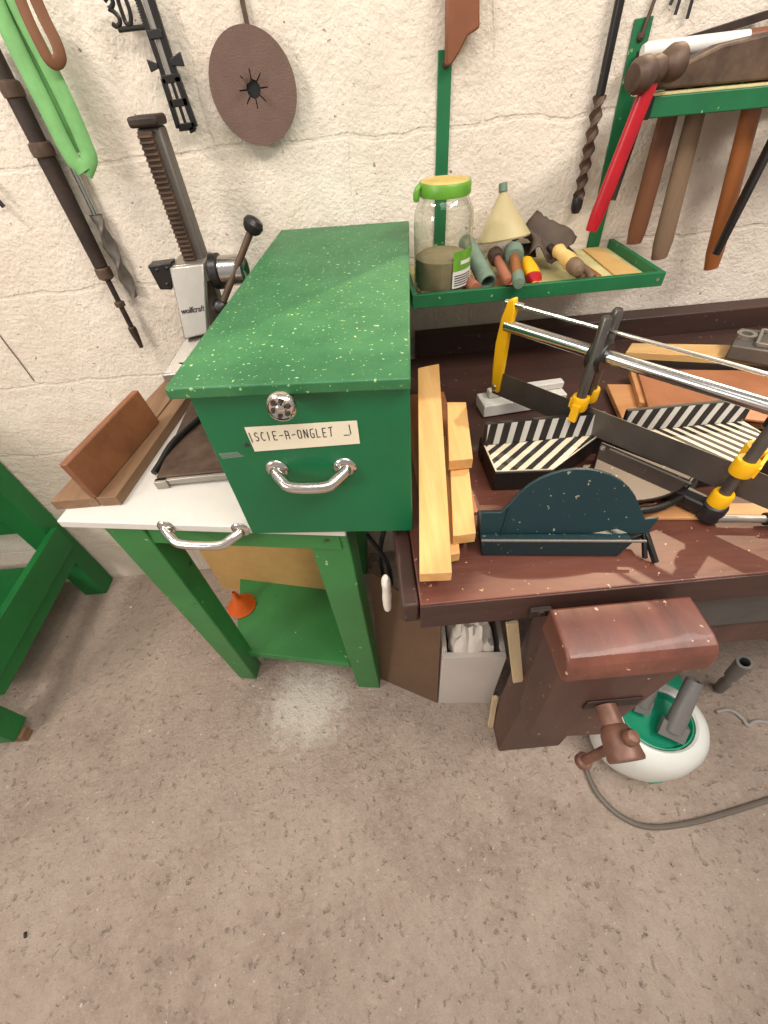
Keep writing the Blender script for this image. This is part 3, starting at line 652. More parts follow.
hb('board', 'long orange board strip lying in front of the saw table', [(560, 519), (800, 517), (800, 503), (560, 503)], BZ+0.0065, 0.0060, M['plywood'])
# white plastic trim
p0 = atz(482, 401, BZ+0.03); p1 = atz(566, 391, BZ+0.03)
wt = MB(); wt.beam(at(p0, BZ+0.013)+V((0, 0.01, 0)), at(p1, BZ+0.013)+V((0, 0.02, 0)), 0.05, 0.026); wt.beam(at(p0, BZ+0.034)+V((0.016, 0.02, 0)), at(p1, BZ+0.034)+V((0, 0.025, 0)), 0.018, 0.014)
o = wt.build('white_moulding', M['white'], None, 0.002); tag(o, 'white plastic moulding strip on the bench behind the saw blade', 'moulding')
# grey cast tool on the stack
t = thing('bench_plane', 'grey metal plane body lying on the boards near the wall', 'plane', (0.93, 0.90, zs+0.035))
gz = zs+0.0345
pl = [atz(724, 359, gz), atz(800, 372, gz), atz(800, 350, gz), atz(733, 341, gz)]
MB().hexa([at(p, gz) for p in pl], [at(p, gz+0.03) for p in pl]).build('body', M['castgrey'], t, 0.003)
bd_ = MB()
def pq(a, b): return pl[0]+(pl[1]-pl[0])*a+(pl[3]-pl[0])*b
for a, b in (((0.30, 0.12), (1.0, 0.12)), ((0.30, 0.88), (1.0, 0.88)), ((0.30, 0.12), (0.30, 0.88)), ((0.78, 0.12), (0.78, 0.88))):
    bd_.beam(at(pq(*a), gz+0.0345), at(pq(*b), gz+0.0345), 0.006, 0.008)
bd_.build('side_rails', M['alu'], t, 0.001)
cc_ = pq(0.12, 0.5); nose = MB()
nose.lathe([(0.010, 0), (0.018, 0), (0.018, 0.008), (0.010, 0.008), (0.010, 0)], at(cc_, gz+0.0303), (0, 0, 1), 20)
nose.build('adjuster_ring', M['alu'], t)

# ================================================================== mitre saw
t = thing('mitre_saw', 'manual mitre saw with striped fences and yellow ended saw frame', 'mitre saw', (0.37, 0.5, BZ))
TB = 0.893                                                  # table height
fl0, fl1 = atz(483, 444, TB), atz(601, 437, TB)
fr0, fr1 = atz(672, 432, TB), atz(735, 431, TB)
yf = 0.5*(fl0.y+fl1.y)
XL0, XL1 = fl0.x, fl1.x
cl0, cl1 = atz(495.5, 472, TB), atz(553, 470, TB)
XR1 = 0.652
# two table castings
lt = [V((XL0, yf, TB)), V((XL1, yf, TB)), V((cl1.x, cl1.y, TB)), V((cl0.x, cl0.y, TB))]
rc0, rc1 = atz(668, 470, TB), atz(748, 463, TB)
XR0 = XL1+0.035
rt = [V((XR0, yf, TB)), V((XR1-0.025, yf, TB)), V((XR1, rc1.y+0.005, TB)), V((XR0+0.085, rc1.y-0.005, TB))]
base = MB()
base.prism([p-V((0, 0, 0.002)) for p in lt], (0, 0, -(TB-0.002-BZ-0.0005)))
base.prism([p-V((0, 0, 0.002)) for p in rt], (0, 0, -(TB-0.002-BZ-0.0005)))
base.lohi(XL0, XR1-0.025, yf, yf+0.03, BZ+0.0005, TB-0.002)
base.build('base', M['blackmetal'], t, 0.003)
def striped(poly_name, poly, nrm, dirv, pitch, frac, ma, mb_, parent, phase=0.0):
    """plate with printed parallel stripes (thin raised bars) running along dirv, clipped to the plate"""
    nrm = V(nrm).normalized(); dirv = V(dirv); dirv = (dirv-nrm*dirv.dot(nrm)).normalized(); w_ = nrm.cross(dirv)
    c0_ = sum(poly, V((0, 0, 0)))/len(poly)
    plate = MB().prism(poly, nrm*0.002).build(poly_name, ma, parent)
    P2 = [((p-c0_).dot(dirv)*0.97, (p-c0_).dot(w_)*0.97) for p in poly]
    mbx = MB(); lo = min(p[1] for p in P2); hi = max(p[1] for p in P2); k = lo-pitch*(1-phase)
    def half(pp, lim, sg):
        out = []
        for i in range(len(pp)):
            p, q = pp[i], pp[(i+1) % len(pp)]; ip, iq = sg*(p[1]-lim) >= 0, sg*(q[1]-lim) >= 0
            if ip: out.append(p)
            if ip != iq:
                tt = (lim-p[1])/(q[1]-p[1]); out.append((p[0]+(q[0]-p[0])*tt, lim))
        return out
    while k < hi:
        pts = half(P2, k, 1); pts = half(pts, k+pitch*frac, -1) if len(pts) > 2 else []
        if len(pts) > 2: mbx.prism([c0_+dirv*x+w_*y+nrm*0.002 for x, y in pts], nrm*0.0004)
        k += pitch
    mbx.build('stripes', mb_, plate)
    return plate
# table tops with slanted dark stripes
dl = atz(523, 447, TB)-atz(496, 470, TB); dr_ = atz(738, 464, TB)-atz(674, 435, TB)
plabel(striped('table_plate', [lt[3], lt[2], lt[1], lt[0]], (0, 0, 1), dl, 0.0175, 0.48, M['stripe_cream'], M['stripe_black'], t), 'cream table plate with dark slanted stripes')
plabel(striped('table_plate', [rt[3], rt[2], rt[1], rt[0]], (0, 0, 1), dr_, 0.0155, 0.48, M['stripe_cream'], M['stripe_black'], t), 'cream table plate with dark slanted stripes')
# upright fences: black with pale slanted bars
FH = 0.040
for (x0, x1, sl) in ((XL0, XL1, 0.12), (XR0, XR1-0.025, 0.30)):
    a, b2 = V((x0, yf, TB+0.0025)), V((x1, yf, TB+0.0025)); up = V((0, 0.004, FH))
    p_ = striped('fence', [a, b2, b2+up, a+up], (0, -1, 0.1), (sl, 0, 1), 0.0225, 0.44, M['stripe_black'], M['stripe_white'], t, 0.6); plabel(p_, 'black upright fence with pale slanted bars')
    MB().prism([a+V((0, 0.0005, 0)), b2+V((0, 0.0005, 0)), b2+up+V((0, 0.0005, 0)), a+up+V((0, 0.0005, 0))], (0, 0.005, 0)).build('fence_back', M['blackmetal'], t)
# blade direction
BA = V((0.238, 0.703, 0.92)); BD = V((0.523-0.238, 0.367-0.703, 0)).normalized(); BN = V((-BD.y, BD.x, 0))
def BP(s, z, off=0.0): q = BA+BD*s+BN*off; return V((q.x, q.y, z))
# turntable: quarter disc fanning toward the front
tc_ = BP(0.215, TB); tt = MB()
ang0 = math.degrees(math.atan2(BD.y, BD.x))
fan = [tc_]+arc(tc_, (1, 0, 0), (0, 1, 0), 0.140, ang0+3, ang0-72, 16)
tt.prism([at(p, TB-0.006) for p in fan], (0, 0, 0.006))
turn = tt.build('turntable', M['blade'], t, 0.0015); turn.data.materials[0] = M['turn']
rim = arc(at(tc_, TB-0.016), (1, 0, 0), (0, 1, 0), 0.146, ang0+8, ang0-50, 18)
MB().tube(rim, 0.006, 10).build('turntable_rim', M['blackmetal'], t)
MB().prism([at(p, BZ+0.0005) for p in [tc_]+arc(tc_, (1, 0, 0), (0, 1, 0), 0.120, ang0+3, ang0-70, 12)], (0, 0, TB-0.007-BZ)).build('turntable_bed', M['blackmetal'], t)
sl_ = MB(); sl_.beam(BP(0.235, TB+0.0012, -0.012), BP(0.36, TB+0.0012, -0.012), 0.003, 0.0015); sl_.lathe([(0, 0.004), (0.004, 0.003), (0.005, 0)], BP(0.225, TB, -0.016), (0, 0, 1), 14)
sl_.build('scale_line', M['alu'], turn)
# arm and swivel foot carrying the front posts
arm = MB(); arm.beam(BP(0.335, BZ+0.022, -0.014), BP(0.405, BZ+0.022, -0.019), 0.026, 0.022)
arm.lathe([(0, 0.030), (0.015, 0.030), (0.017, 0.026), (0.017, 0.0), (0, 0.0)], BP(0.400, BZ+0.0072, -0.019), (0, 0, 1), 20)
arm.beam(BP(0.31, BZ+0.028, 0.006), BP(0.36, BZ+0.028, 0.004), 0.034, 0.02)
arm.build('swivel_arm', M['black'], t, 0.003)
lv0 = atz(716, 518, BZ+0.016); lv1 = atz(768, 519, BZ+0.016); lv2 = lv1+(lv1-lv0).normalized()*0.05
lev = MB().tube([lv0, lv0+(lv1-lv0)*0.3, lv1], [0.007, 0.006, 0.006], 12).build('lock_lever', M['alu'], t)
MB().tube([lv1-(lv1-lv0)*0.06, lv2], [0.0095, 0.011], 14).build('grip', M['black'], lev)
# posts
PTOP = 1.093
def posts(s, offs, rt_=0.0078):
    for of in offs:
        q = BP(s, 0, of)
        MB().tube([at(q, TB-0.02), at(q, PTOP-0.004), at(q, PTOP)], [rt_, rt_, rt_*0.7], 16).build('post', M['darksteel'], t)
posts(0.166, (0.017, -0.017)); posts(0.400, (-0.019, 0.019))
def collar(s, offs, z0, z1, r=0.0125):
    c_ = MB()
    for of in offs: c_.lathe([(0.0082, z0), (r, z0), (r+0.001, z0+0.003), (r+0.001, z1-0.003), (r, z1), (0.0082, z1), (0.0082, z0)], BP(s, 0, of), (0, 0, 1), 20)
    return c_
c_ = collar(0.166, (0.017, -0.017), 0.945, 0.968); c_.beam(BP(0.155, 0.956, 0.026), BP(0.155, 0.956, -0.026), 0.016, 0.004, up=BD); c_.beam(BP(0.168, 0.93, -0.032), BP(0.168, 0.958, -0.030), 0.006, 0.012, up=BD)
c_.build('yellow_clip', M['yellow'], t)
c_ = collar(0.400, (-0.019,), 0.883, 0.908); c_.build('yellow_clip', M['yellow'], t)
c_ = collar(0.400, (-0.019, 0.019), 0.945, 0.968, 0.0135); c_.beam(BP(0.414, 0.957, 0.024), BP(0.414, 0.957, -0.026), 0.016, 0.004, up=BD); c_.build('yellow_clip', M['yellow'], t)
gl = MB(); gl.lathe([(0, -0.012), (0.022, -0.012), (0.024, -0.008), (0.024, 0.008), (0.022, 0.012), (0, 0.012)], BP(0.166, 1.030), BD, 22); gl.beam(BP(0.166, 0.962), BP(0.166, 1.01), 0.018, 0.014, up=BD)
gl.build('frame_guide', M['black'], t, 0.001)
gl = MB(); gl.lathe([(0, -0.012), (0.022, -0.012), (0.024, -0.008), (0.024, 0.008), (0.022, 0.012), (0, 0.012)], BP(0.400, 1.030), BD, 22); gl.build('frame_guide', M['black'], t)
# the saw itself (frame, blade, tension rod, tube)
SL = 0.60
MB().prism([BP(-0.008, 0.898, -0.0006), BP(SL, 0.896, -0.0006), BP(SL, 0.944, -0.0006), BP(-0.002, 0.945, -0.0006), BP(-0.012, 0.936, -0.0006)], BN*0.0012).build('blade', M['blade'], t)
MB().tube([BP(0.0, 1.032), BP(SL, 1.032)], 0.0098, 20).build('frame_tube', M['steel'], t)
rod = MB().tube([BP(-0.002, 1.068), BP(SL, 1.068)], 0.0028, 10); rod.tube([BP(-0.006, 1.068), BP(0.028, 1.068)], 0.0052, 12); rod.build('tension_rod', M['steel'], t)
def endplate(s):
    e1_ = MB(); o_ = -0.006
    pts = [(s+0.004, 0.905), (s-0.012, 0.905), (s-0.016, 0.95), (s-0.017, 1.0), (s-0.012, 1.045), (s-0.004, 1.074), (s+0.008, 1.080), (s+0.012, 1.06), (s+0.006, 1.02), (s+0.006, 0.96)]
    if s > 0.3: pts = [(2*s-a, b) for a, b in pts]
    e1_.prism([BP(a, b, o_) for a, b in pts], BN*0.012)
    return e1_.build('end_bracket', M['yellow'], t, 0.003)
ep = endplate(0.004); plabel(ep, 'yellow curved end bracket'); ep = endplate(SL); plabel(ep, 'yellow curved end bracket')
MB().lathe([(0, 0.003), (0.004, 0.002), (0.005, 0)], BP(-0.002, 0.916, -0.0062), -BN, 14).build('blade_pin', M['alu'], t)
MB().lathe([(0, 0.003), (0.0055, 0.003), (0.007, 0)], V((XL0+0.045, cl0.y-0.0005, BZ+0.028)), (0, -1, 0), 16).build('bolt', M['black'], t)

# ================================================================== dark teal guard
g0, g1 = atz(481, 556, BZ), atz(622, 557, BZ)
gd = (g1-g0).normalized(); gn = V((-gd.y, gd.x, 0)); GL = (g1-g0).length
t = thing('blade_guard', 'dark teal metal saw guard with half round back in front of the mitre saw', 'guard', (g0+gn*0.03))
def GP(a, b, z): q = g0+gd*a+gn*b; return V((q.x, q.y, z))
z0 = BZ+0.0006; zt = BZ+0.033
MB().prism([GP(0.0, 0, z0), GP(GL*0.97, 0, z0), GP(GL*1.02, 0.0, zt), GP(-0.003, 0.0, zt)], gn*0.062).build('tray', M['teal'], t, 0.002)
MB().tube([GP(-0.003, 0.001, zt+0.002), GP(GL*1.10, 0.001, zt+0.002)], 0.0022, 8).build('front_edge', M['castgrey'], t)
# half round plate standing behind the tray
R0, cx_ = 0.094, GL*0.60
pl = [(-0.004, zt), (-0.004, zt+0.032), (cx_-R0*1.02, zt+0.032)]
for k in range(1, 15):
    a = math.radians(162-k*(162-14)/15); pl.append((cx_+R0*math.cos(a)*1.0, zt+0.008+R0*math.sin(a)*0.88))
pl += [(cx_+R0+0.004, zt+0.022), (cx_+R0+0.022, zt+0.024), (cx_+R0+0.012, zt+0.002), (cx_+R0-0.01, zt+0.0005), (cx_+R0-0.03, zt+0.008), (cx_+R0-0.06, zt+0.002)]
MB().prism([GP(a, 0.014+max(0, (z-zt))*0.40, z) for a, z in pl], gn*0.004).build('half_round_plate', M['teal'], t, 0.001)
MB().prism([GP(cx_-R0*1.0, 0.012, zt+0.001), GP(cx_-R0*1.0, 0.0135, zt+0.001), GP(cx_-R0*0.92, 0.0285, zt+0.04), GP(cx_-R0*.92, 0.027, zt+0.04)], gd*0.002).build('fold', M['teal'], t)
cl = MB(); ce = GP(GL*1.08, 0.02, BZ+0.02)
cl.beam(GP(GL*1.04, 0.02, BZ+0.02), GP(GL*1.15, 0.025, BZ+0.03), 0.014, 0.012)
cl.beam(GP(GL*1.12, 0.024, BZ+0.038), GP(GL*1.20, -0.012, BZ+0.004), 0.006, 0.008); cl.beam(GP(GL*1.12, 0.024, BZ+0.038), GP(GL*1.14, -0.005, BZ+0.004), 0.005, 0.007)
cl.build('spring_clamp', M['black'], t, 0.001)

# ================================================================== white and green appliance on the floor
cc = V((0.640, 0.283, 0))
t = thing('pump_canister', 'white plastic canister with green top holding grey nozzles under the bench', 'canister', cc)
CZ = 0.185
bodyp = [(0, 0.002), (0.085, 0.002), (0.100, 0.010), (0.113, 0.05), (0.118, 0.10), (0.114, 0.148), (0.102, 0.176), (0.088, 0.188), (0.078, 0.190), (0.073, 0.186), (0.071, 0.165), (0, 0.165)]
MB().lathe(bodyp, cc, (0, 0, 1), 48, 1.17, 1.0).build('body', M['whitepl'], t)
MB().lathe([(0.069, 0.166), (0.0705, 0.184), (0.067, 0.185), (0.062, 0.172), (0.04, 0.168), (0, 0.168)], cc, (0, 0, 1), 48, 1.17, 1.0).build('green_top', M['teal_pl'], t)
MB().beam(cc+V((-0.02, -0.1125, 0.04)), cc+V((0.01, -0.1125, 0.041)), 0.002, 0.008).build('green_mark', M['teal_pl'], t)
def nozzle(label, p0, p1, r0, r1, flare=None, cat='nozzle'):
    d_ = (V(p1)-V(p0)); mb_ = MB().lathe([(0, 0), (r0, 0), (r0*1.02, d_.length*0.25), (r1, d_.length*0.97), (r1*0.9, d_.length), (r1*0.62, d_.length), (r1*0.6, d_.length*0.8), (0, d_.length*0.8)], p0, d_, 24)
    if flare: mb_.beam(V(p0)-d_.normalized()*0.02, V(p0)+d_.normalized()*0.02, flare, 0.022)
    ob = mb_.build('nozzle', M['grey_plastic'], None, angle=40); return tag(ob, label, cat)
nozzle('grey tube nozzle lying across the green canister top', (0.652, 0.252, 0.203), (0.702, 0.330, 0.303), 0.021, 0.018, 0.056)
nozzle('grey flat nozzle behind the tube nozzle in the canister', (0.612, 0.315, 0.200), (0.642, 0.370, 0.290), 0.017, 0.017, 0.034)
# wand end with knuckle, rising behind the canister
wa, wb = aty(700, 708, 0.43), aty(745, 662, 0.36)
dw = (wb-wa)
wd_ = MB().lathe([(0, 0), (0.006, 0), (0.006, 0.50*dw.length), (0.014, .52*dw.length), (0.015, .66*dw.length), (0.010, .70*dw.length), (0.011, .74*dw.length), (0.016, .78*dw.length), (0.017, dw.length), (0.011, dw.length), (0.011, .86*dw.length), (0, .86*dw.length)], wa, dw, 24)
o = wd_.build('spray_wand', M['grey_plastic'], None, angle=40); tag(o, 'grey wand with socket end rising beside the canister', 'wand')
# teal lid behind
o = MB().lathe([(0, 0), (0.045, 0), (0.05, 0.01), (0.048, 0.035), (0.03, 0.045), (0, 0.047)], (0.80, 0.43, 0.0), (0, 0, 1), 30).build('plastic_dish', M['teal_pl'], None); tag(o, 'flat green plastic dish on the floor behind the canister', 'dish')
# cables
def cable(label, px, r, material, z=None):
    pts = [atz(x, y, (z or 0)+r+0.0008) for x, y in px]
    ob = MB().tube(smooth(pts, 8), r, 10).build('cable', material, None); return tag(ob, label, 'cable')
cable('thick brown grey cable curving over the floor in front of the canister', [(582, 752), (588, 775), (600, 797), (622, 817), (650, 827), (690, 823), (730, 812), (768, 800), (800, 790)], 0.0068, M['cable_dark'])
cable('thin pale grey cable on the floor behind the canister', [(716, 712), (730, 710), (742, 718), (748, 725), (757, 721), (775, 724), (800, 730)], 0.0052, M['cable'])

# ================================================================== big green table at the side
t = thing('green_table', 'green painted wooden work table cut by the photo edge', 'table', (-1.5, 0.7, 0))
GX = -1.13
def tleg(x0, x1, y0, y1, z0, z1, name='leg'): return MB().lohi(x0, x1, y0, y1, z0, z1).build(name, M['green_table'], t, 0.003)
tleg(-1.205, -1.12, 0.955, 1.025, 0.0, 0.84)
lf = tleg(-1.240, -1.170, 0.42, 0.49, 0.035, 0.84); MB().lohi(-1.196, -1.160, 0.430, 0.462, 0.0, 0.0345).build('foot_tip', M['oldboard'], lf, 0.003)
tleg(-2.10, -2.02, 0.955, 1.025, 0.0, 0.84); tleg(-2.10, -2.02, 0.415, 0.485, 0.0, 0.84)
MB().lohi(-1.119, -1.098, 0.38, 0.985, 0.268, 0.365).build('side_rail', M['green_table'], t, 0.002)
MB().lohi(-1.150, -1.108, 0.49, 0.954, 0.215, 0.267).build('lower_rail', M['green_table'], t, 0.002)
MB().lohi(-2.02, -1.206, 0.975, 1.02, 0.36, 0.43).build('back_rail', M['green_table'], t, 0.002)
MB().lohi(-2.02, -1.206, 0.49, 0.97, 0.165, 0.19).build('low_shelf', M['green_table'], t, 0.002)
MB().lohi(-2.12, -1.18, 0.40, 1.027, 0.841, 0.885).build('tabletop', M['green_table'], t, 0.003)

# ================================================================== wall shelf (lower tray)
YB = WY-0.0005
t = thing('tray_shelf', 'small green tray shelf on the wall holding jar and brushes', 'shelf', (0.33, 0.92, 1.03))
RZ, TBZ = 1.056, 1.034
X0, X1, YF = 0.089, 0.559, 0.805
MB().lohi(X0+0.011, X1-0.011, YF+0.011, YB-0.006, TBZ, TBZ+0.006).build('tray_floor', M['rack_edge'], t)
def rim(x0, x1, y0, y1): 
    MB().lohi(x0, x1, y0, y1, TBZ-0.002, RZ).build('rim', M['green_rack'], t, 0.001)
rim(X0, X1, YF, YF+0.010); rim(X1-0.010, X1, YF+0.011, YB-0.005); rim(X0, X0+0.010, YF+0.011, YB-0.005)
sn = MB().lathe([(0, .0012), (.0028, .001), (.003, 0)], (X1-0.012, YF, 1.044), (0, -1, 0), 12).build('nail_head', M['alu'], t)
TF = TBZ+0.0062
MB().lohi(0.162, 0.186, YB-0.004, YB, 0.99, 1.358).build('wall_strip', M['green_rack'], t, 0.001)
MB().lathe([(0, .004), (.005, .0035), (.0065, 0)], (0.175, YB-0.004, 1.342), (0, -1, 0), 14).build('screw', M['rust'], t)
# ------------------------------------------------------------------ hammer rack
t = thing('hammer_rack', 'green wooden wall rack with pale worn top edge holding hammers', 'rack', (0.7, 0.97, 1.27))
HZ = 1.288; HYF = 0.90
MB().lohi(0.4905, 1.05, HYF, HYF+0.022, HZ-0.028, HZ-0.002).build('front_board', M['green_rack'], t, 0.0015)
MB().lohi(0.470, 1.05, HYF+0.001, HYF+0.040, HZ-0.0018, HZ+0.001).build('top_edge', M['rack_edge'], t, 0.0005)
MB().lohi(0.575, 1.05, 0.998, YB-0.0045, HZ-0.028, HZ+0.001).build('back_board', M['green_rack'], t, 0.001)
st_ = MB(); st_.prism([(0.487, YB-0.004, 1.372), (0.517, YB-0.004, 1.374), (0.532, YB-0.004, 1.03), (0.505, YB-0.004, 1.03)], (0, 0.004, 0)); st_.build('wall_strip', M['green_rack'], t, 0.001)
MB().lathe([(0, .005), (.005, .004), (.007, 0)], (0.503, YB-0.004, 1.352), (0, -1, 0), 14).build('screw', M['rust'], t)
MB().lohi(0.4665, 0.490, HYF-0.001, HYF+0.0225, HZ-0.029, HZ-0.0015).build('tarred_end', M['blackmetal'], t, 0.001)
for xx in (0.594, 0.82, 1.0): MB().lohi(xx, xx+0.008, HYF+0.0405, 0.9975, HZ-0.026, HZ-0.004).build('spacer', M['green_rack'], t)

# ------------------------------------------------------------------ jar
JC = V((0.178, 0.858, TF+0.0005))
jc = atz(441, 286, TF); JC = V((0.1535, 0.870, TF+0.0005))
t = thing('glass_jar', 'glass jar half full of grey powder with green lid', 'jar', JC)
R1 = 0.0525
MB().lathe([(0, 0.0), (R1*.86, 0.0), (R1*.97, 0.006), (R1, 0.016), (R1, 0.116), (R1*.96, 0.130), (R1*.80, 0.146), (R1*.74, 0.150), (R1*.74, 0.160)], JC, n=40).build('glass_body', M['glass'], t)
MB().lathe([(0, 0.0045), (R1*.80, 0.0045), (R1*.92, 0.009), (R1*.955, 0.017), (R1*.955, 0.058), (R1*.80, 0.063), (0, 0.061)], JC+V((0, 0, 0.0)), n=36).build('powder', M['powder'], t)
lidj = MB().lathe([(R1*.76, 0.152), (R1*.83, 0.151), (R1*.845, 0.154), (R1*.845, 0.166), (R1*.81, 0.1695), (R1*.76, 0.1695), (R1*.76, 0.152)], JC, n=40).build('lid', M['lid_green'], t)
plabel(MB().lathe([(R1*.77, 0.1685), (R1*.77, 0.170), (R1*.70, 0.1695), (0, 0.1695)], JC, n=36).build('lid_top', M['lid_top'], lidj), 'rusty yellow lid top')
MB().tube(smooth([JC+V((-R1*.84, -0.012, 0.168)), JC+V((-R1*.93, -0.014, 0.160)), JC+V((-R1*.96, -0.014, 0.146))], 3), [0.003, 0.004, 0.005, 0.0055, 0.006, 0.0055, 0.004], 10).build('lid_drip', M['lid_green'], lidj)
def curved(c, r, a0, a1, z0, z1, n=8):
    mb_ = MB(); vs = []
    for k in range(n+1):
        a = math.radians(a0+(a1-a0)*k/n)
        for rr in (r, r+0.0006):
            for z in (z0, z1): vs.append(c+V((rr*math.cos(a), rr*math.sin(a), z)))
    fs = []
    for k in range(n):
        i = k*4; j = i+4
        fs += [(i, j, j+1, i+1), (i+2, i+3, j+3, j+2), (i, i+2, j+2, j), (i+1, j+1, j+3, i+3)]
    fs += [(0, 1, 3, 2), (n*4, n*4+2, n*4+3, n*4+1)]
    return mb_.add(vs, fs)
la = curved(JC, R1+0.0004, -78, -22, 0.016, 0.044).build('paper_label', M['white'], t); plabel(la, 'white label with green panel and barcode')
curved(JC, R1+0.0004, -78, -22, 0.0445, 0.076).build('label_panel', M['lid_green'], la)
br_ = MB()
for k in range(5):
    x = curved(JC, R1+0.0011, -74, -30, 0.020+k*0.004, 0.0215+k*0.004); br_.add(x.v, x.f)
br_.build('bar_code', M['ink'], la)
curved(JC, R1+0.0011, -62, -34, 0.054, 0.060).build('panel_mark', M['white'], la)

# ------------------------------------------------------------------ plastic funnel on the tray (mouth down, leaning on the wall)
def lean(p0, p1): return V(p1)-V(p0)
# funnel: mouth rests on brushes, spout up
fy = 0.955; fm = aty(504, 236, fy); ft = aty(503, 184, fy+0.02)
fm.z = TF+0.052
fx = (ft-fm); Lf = fx.length
o = MB().lathe([(0.050, 0), (0.052, 0.003), (0.049, 0.008), (0.010, Lf*0.80), (0.007, Lf*0.84), (0.006, Lf), (0.004, Lf), (0.005, Lf*.82), (0.047, 0.006), (0.050, 0)], fm, fx, 32).build('funnel', M['translucent'], None)
o['_f'] = 1; tag(o, 'yellowed clear plastic funnel spout up behind the brushes on the tray', 'funnel')
MB().lathe([(0.0072, Lf*0.86), (0.0085, Lf*.88), (0.0080, Lf*1.02), (0, Lf*1.03)], fm, fx, 16).build('spout_cap', M['oldgreen'], o)
# cylinders and brush handles, lying front-to-back with front ends on the rim
def brush(label, x, y0, y1, r0, r1, z0, z1, ferr, mh, mf, cat='brush', rf=None, x1=None, bristle=None):
    """handle front end (x,y0,z0) to ferrule at the back"""
    x1 = x if x1 is None else x1
    p0, p1 = V((x, y0, z0)), V((x1, y1, z1)); d_ = p1-p0; Ln = d_.length
    tt_ = thing('paint_brush', label, cat, p0, 'brushes lying in the green tray')
    MB().lathe([(0, 0), (r0*.7, 0.001), (r0, 0.006), (r0*.95, Ln*0.4), (r1, Ln*0.62), (r1, Ln*.66), (0, Ln*.66)], p0, d_, 18).build('handle', mh, tt_)
    if ferr: MB().lathe([(0, Ln*.661), (rf or r1*1.5, Ln*.661), ((rf or r1*1.5)*1.15, Ln*.72), ((rf or r1*1.5)*1.15, Ln*.84), (0, Ln*.84)], p0, d_, 20).build('ferrule', mf, tt_)
    if bristle: MB().lathe([(0, Ln*.841), ((rf or r1*1.5)*1.1, Ln*.841), ((rf or r1*1.5)*1.15, Ln), (0, Ln)], p0, d_, 18).build('bristles', bristle, tt_)
    return tt_
def T(px, py, z): return atz(px, py, z)
fz = RZ+0.0105
p = T(509, 296, fz); q = T(512, 245, TF+.03)
o = MB().lathe([(0.0, 0), (0.011, 0), (0.012, 0.002), (0.012, 0.078), (0.009, 0.078), (0.009, 0.01), (0, .01)], V((T(475, 288, TF+.013).x, YF+0.013, TF+0.0125)), V((-0.18, 1, 0.0)), 22).build('copper_tube', M['copper'], None); tag(o, 'short reddish copper tube in the tray beside the jar', 'tube')
gx = aty(489, 277, YF+.022).x
tg = thing('torch_tube', 'grey green ribbed tube with dark open end in the tray', 'tube', (gx, YF+0.02, TF+0.017))
ribs = [(0.0, 0.02), (0.011, 0.02), (0.0125, 0.0), (0.015, 0.0), (0.0165, 0.006), (0.0165, 0.014)]
for k in range(12): ribs += [(0.0150, 0.018+k*0.009), (0.0162, 0.022+k*0.009)]
ribs += [(0.015, 0.130), (0.013, 0.134), (0, 0.135)]
MB().lathe(ribs, (gx, YF+0.024, TF+0.0178), V((-0.16, 1, 0.30)), 24).build('ribbed_barrel', M['oldgreen'], tg)
MB().lathe([(0, 0.0195), (0.0108, 0.0195)], (gx, YF+0.024, TF+0.0178), V((-0.16, 1, 0.30)), 20).build('dark_bore', M['ink'], tg)
b1 = aty(507, 290, YF-.004)
brush('brown round brush handle nearest the ribbed tube, dark ferrule under the funnel', b1.x, YF-0.004, YF+0.135, 0.0095, 0.008, fz, TF+0.040, True, M['copper'], M['rust'], rf=0.013, x1=aty(493, 245, YF+.135).x)
b2 = aty(515.5, 298, YF-.02)
bb = brush('orange round brush handle with green dipped tip projecting over the tray front', b2.x+0.002, YF-0.020, YF+0.125, 0.0098, 0.009, fz+.001, TF+0.046, True, M['handle_orange'], M['oldgreen'], rf=0.016, x1=aty(513, 242, YF+.125).x)
MB().lathe([(0, -0.002), (0.0092, -0.001), (0.0110, 0.006), (0.0106, 0.03), (0.0099, 0.031), (0.0099, 0.001)], (b2.x+0.002, YF-0.020, fz+0.001), V((aty(513, 242, YF+.125).x-b2.x-.002, .145, TF+0.046-fz-.001)), 18).build('dipped_tip', M['oldgreen'], bb)
# yellow and red handle
yx = T(538, 278, TF+.02)
ty = thing('scraper', 'yellow handled scraper with red tip in the tray', 'scraper', (yx.x, YF+0.02, TF+0.02))
yd = V((0.02, 1, 0.22)).normalized(); yp = V((yx.x, YF+0.016, TF+0.010))
MB().lathe([(0, 0), (0.008, 0.002), (0.014, 0.03), (0.0150, 0.050), (0.011, 0.085), (0, 0.088)], yp, yd, 18, 1.0, 0.55, xdir=(1, 0, 0)).build('handle', M['yellow'], ty)
MB().lathe([(0, -0.002), (0.006, -0.001), (0.0135, 0.018), (0.0146, 0.028), (0, 0.030)], yp, yd, 18, 1.02, 0.60, xdir=(1, 0, 0)).build('red_tip', M['red'], ty)
MB().prism([yp+yd*0.088+V((-0.02, 0, 0)), yp+yd*0.088+V((0.02, 0, 0)), yp+yd*0.14+V((0.03, 0, 0)), yp+yd*0.14+V((-0.03, 0, 0))], (0, 0, 0.001)).build('blade', M['steel'], ty)
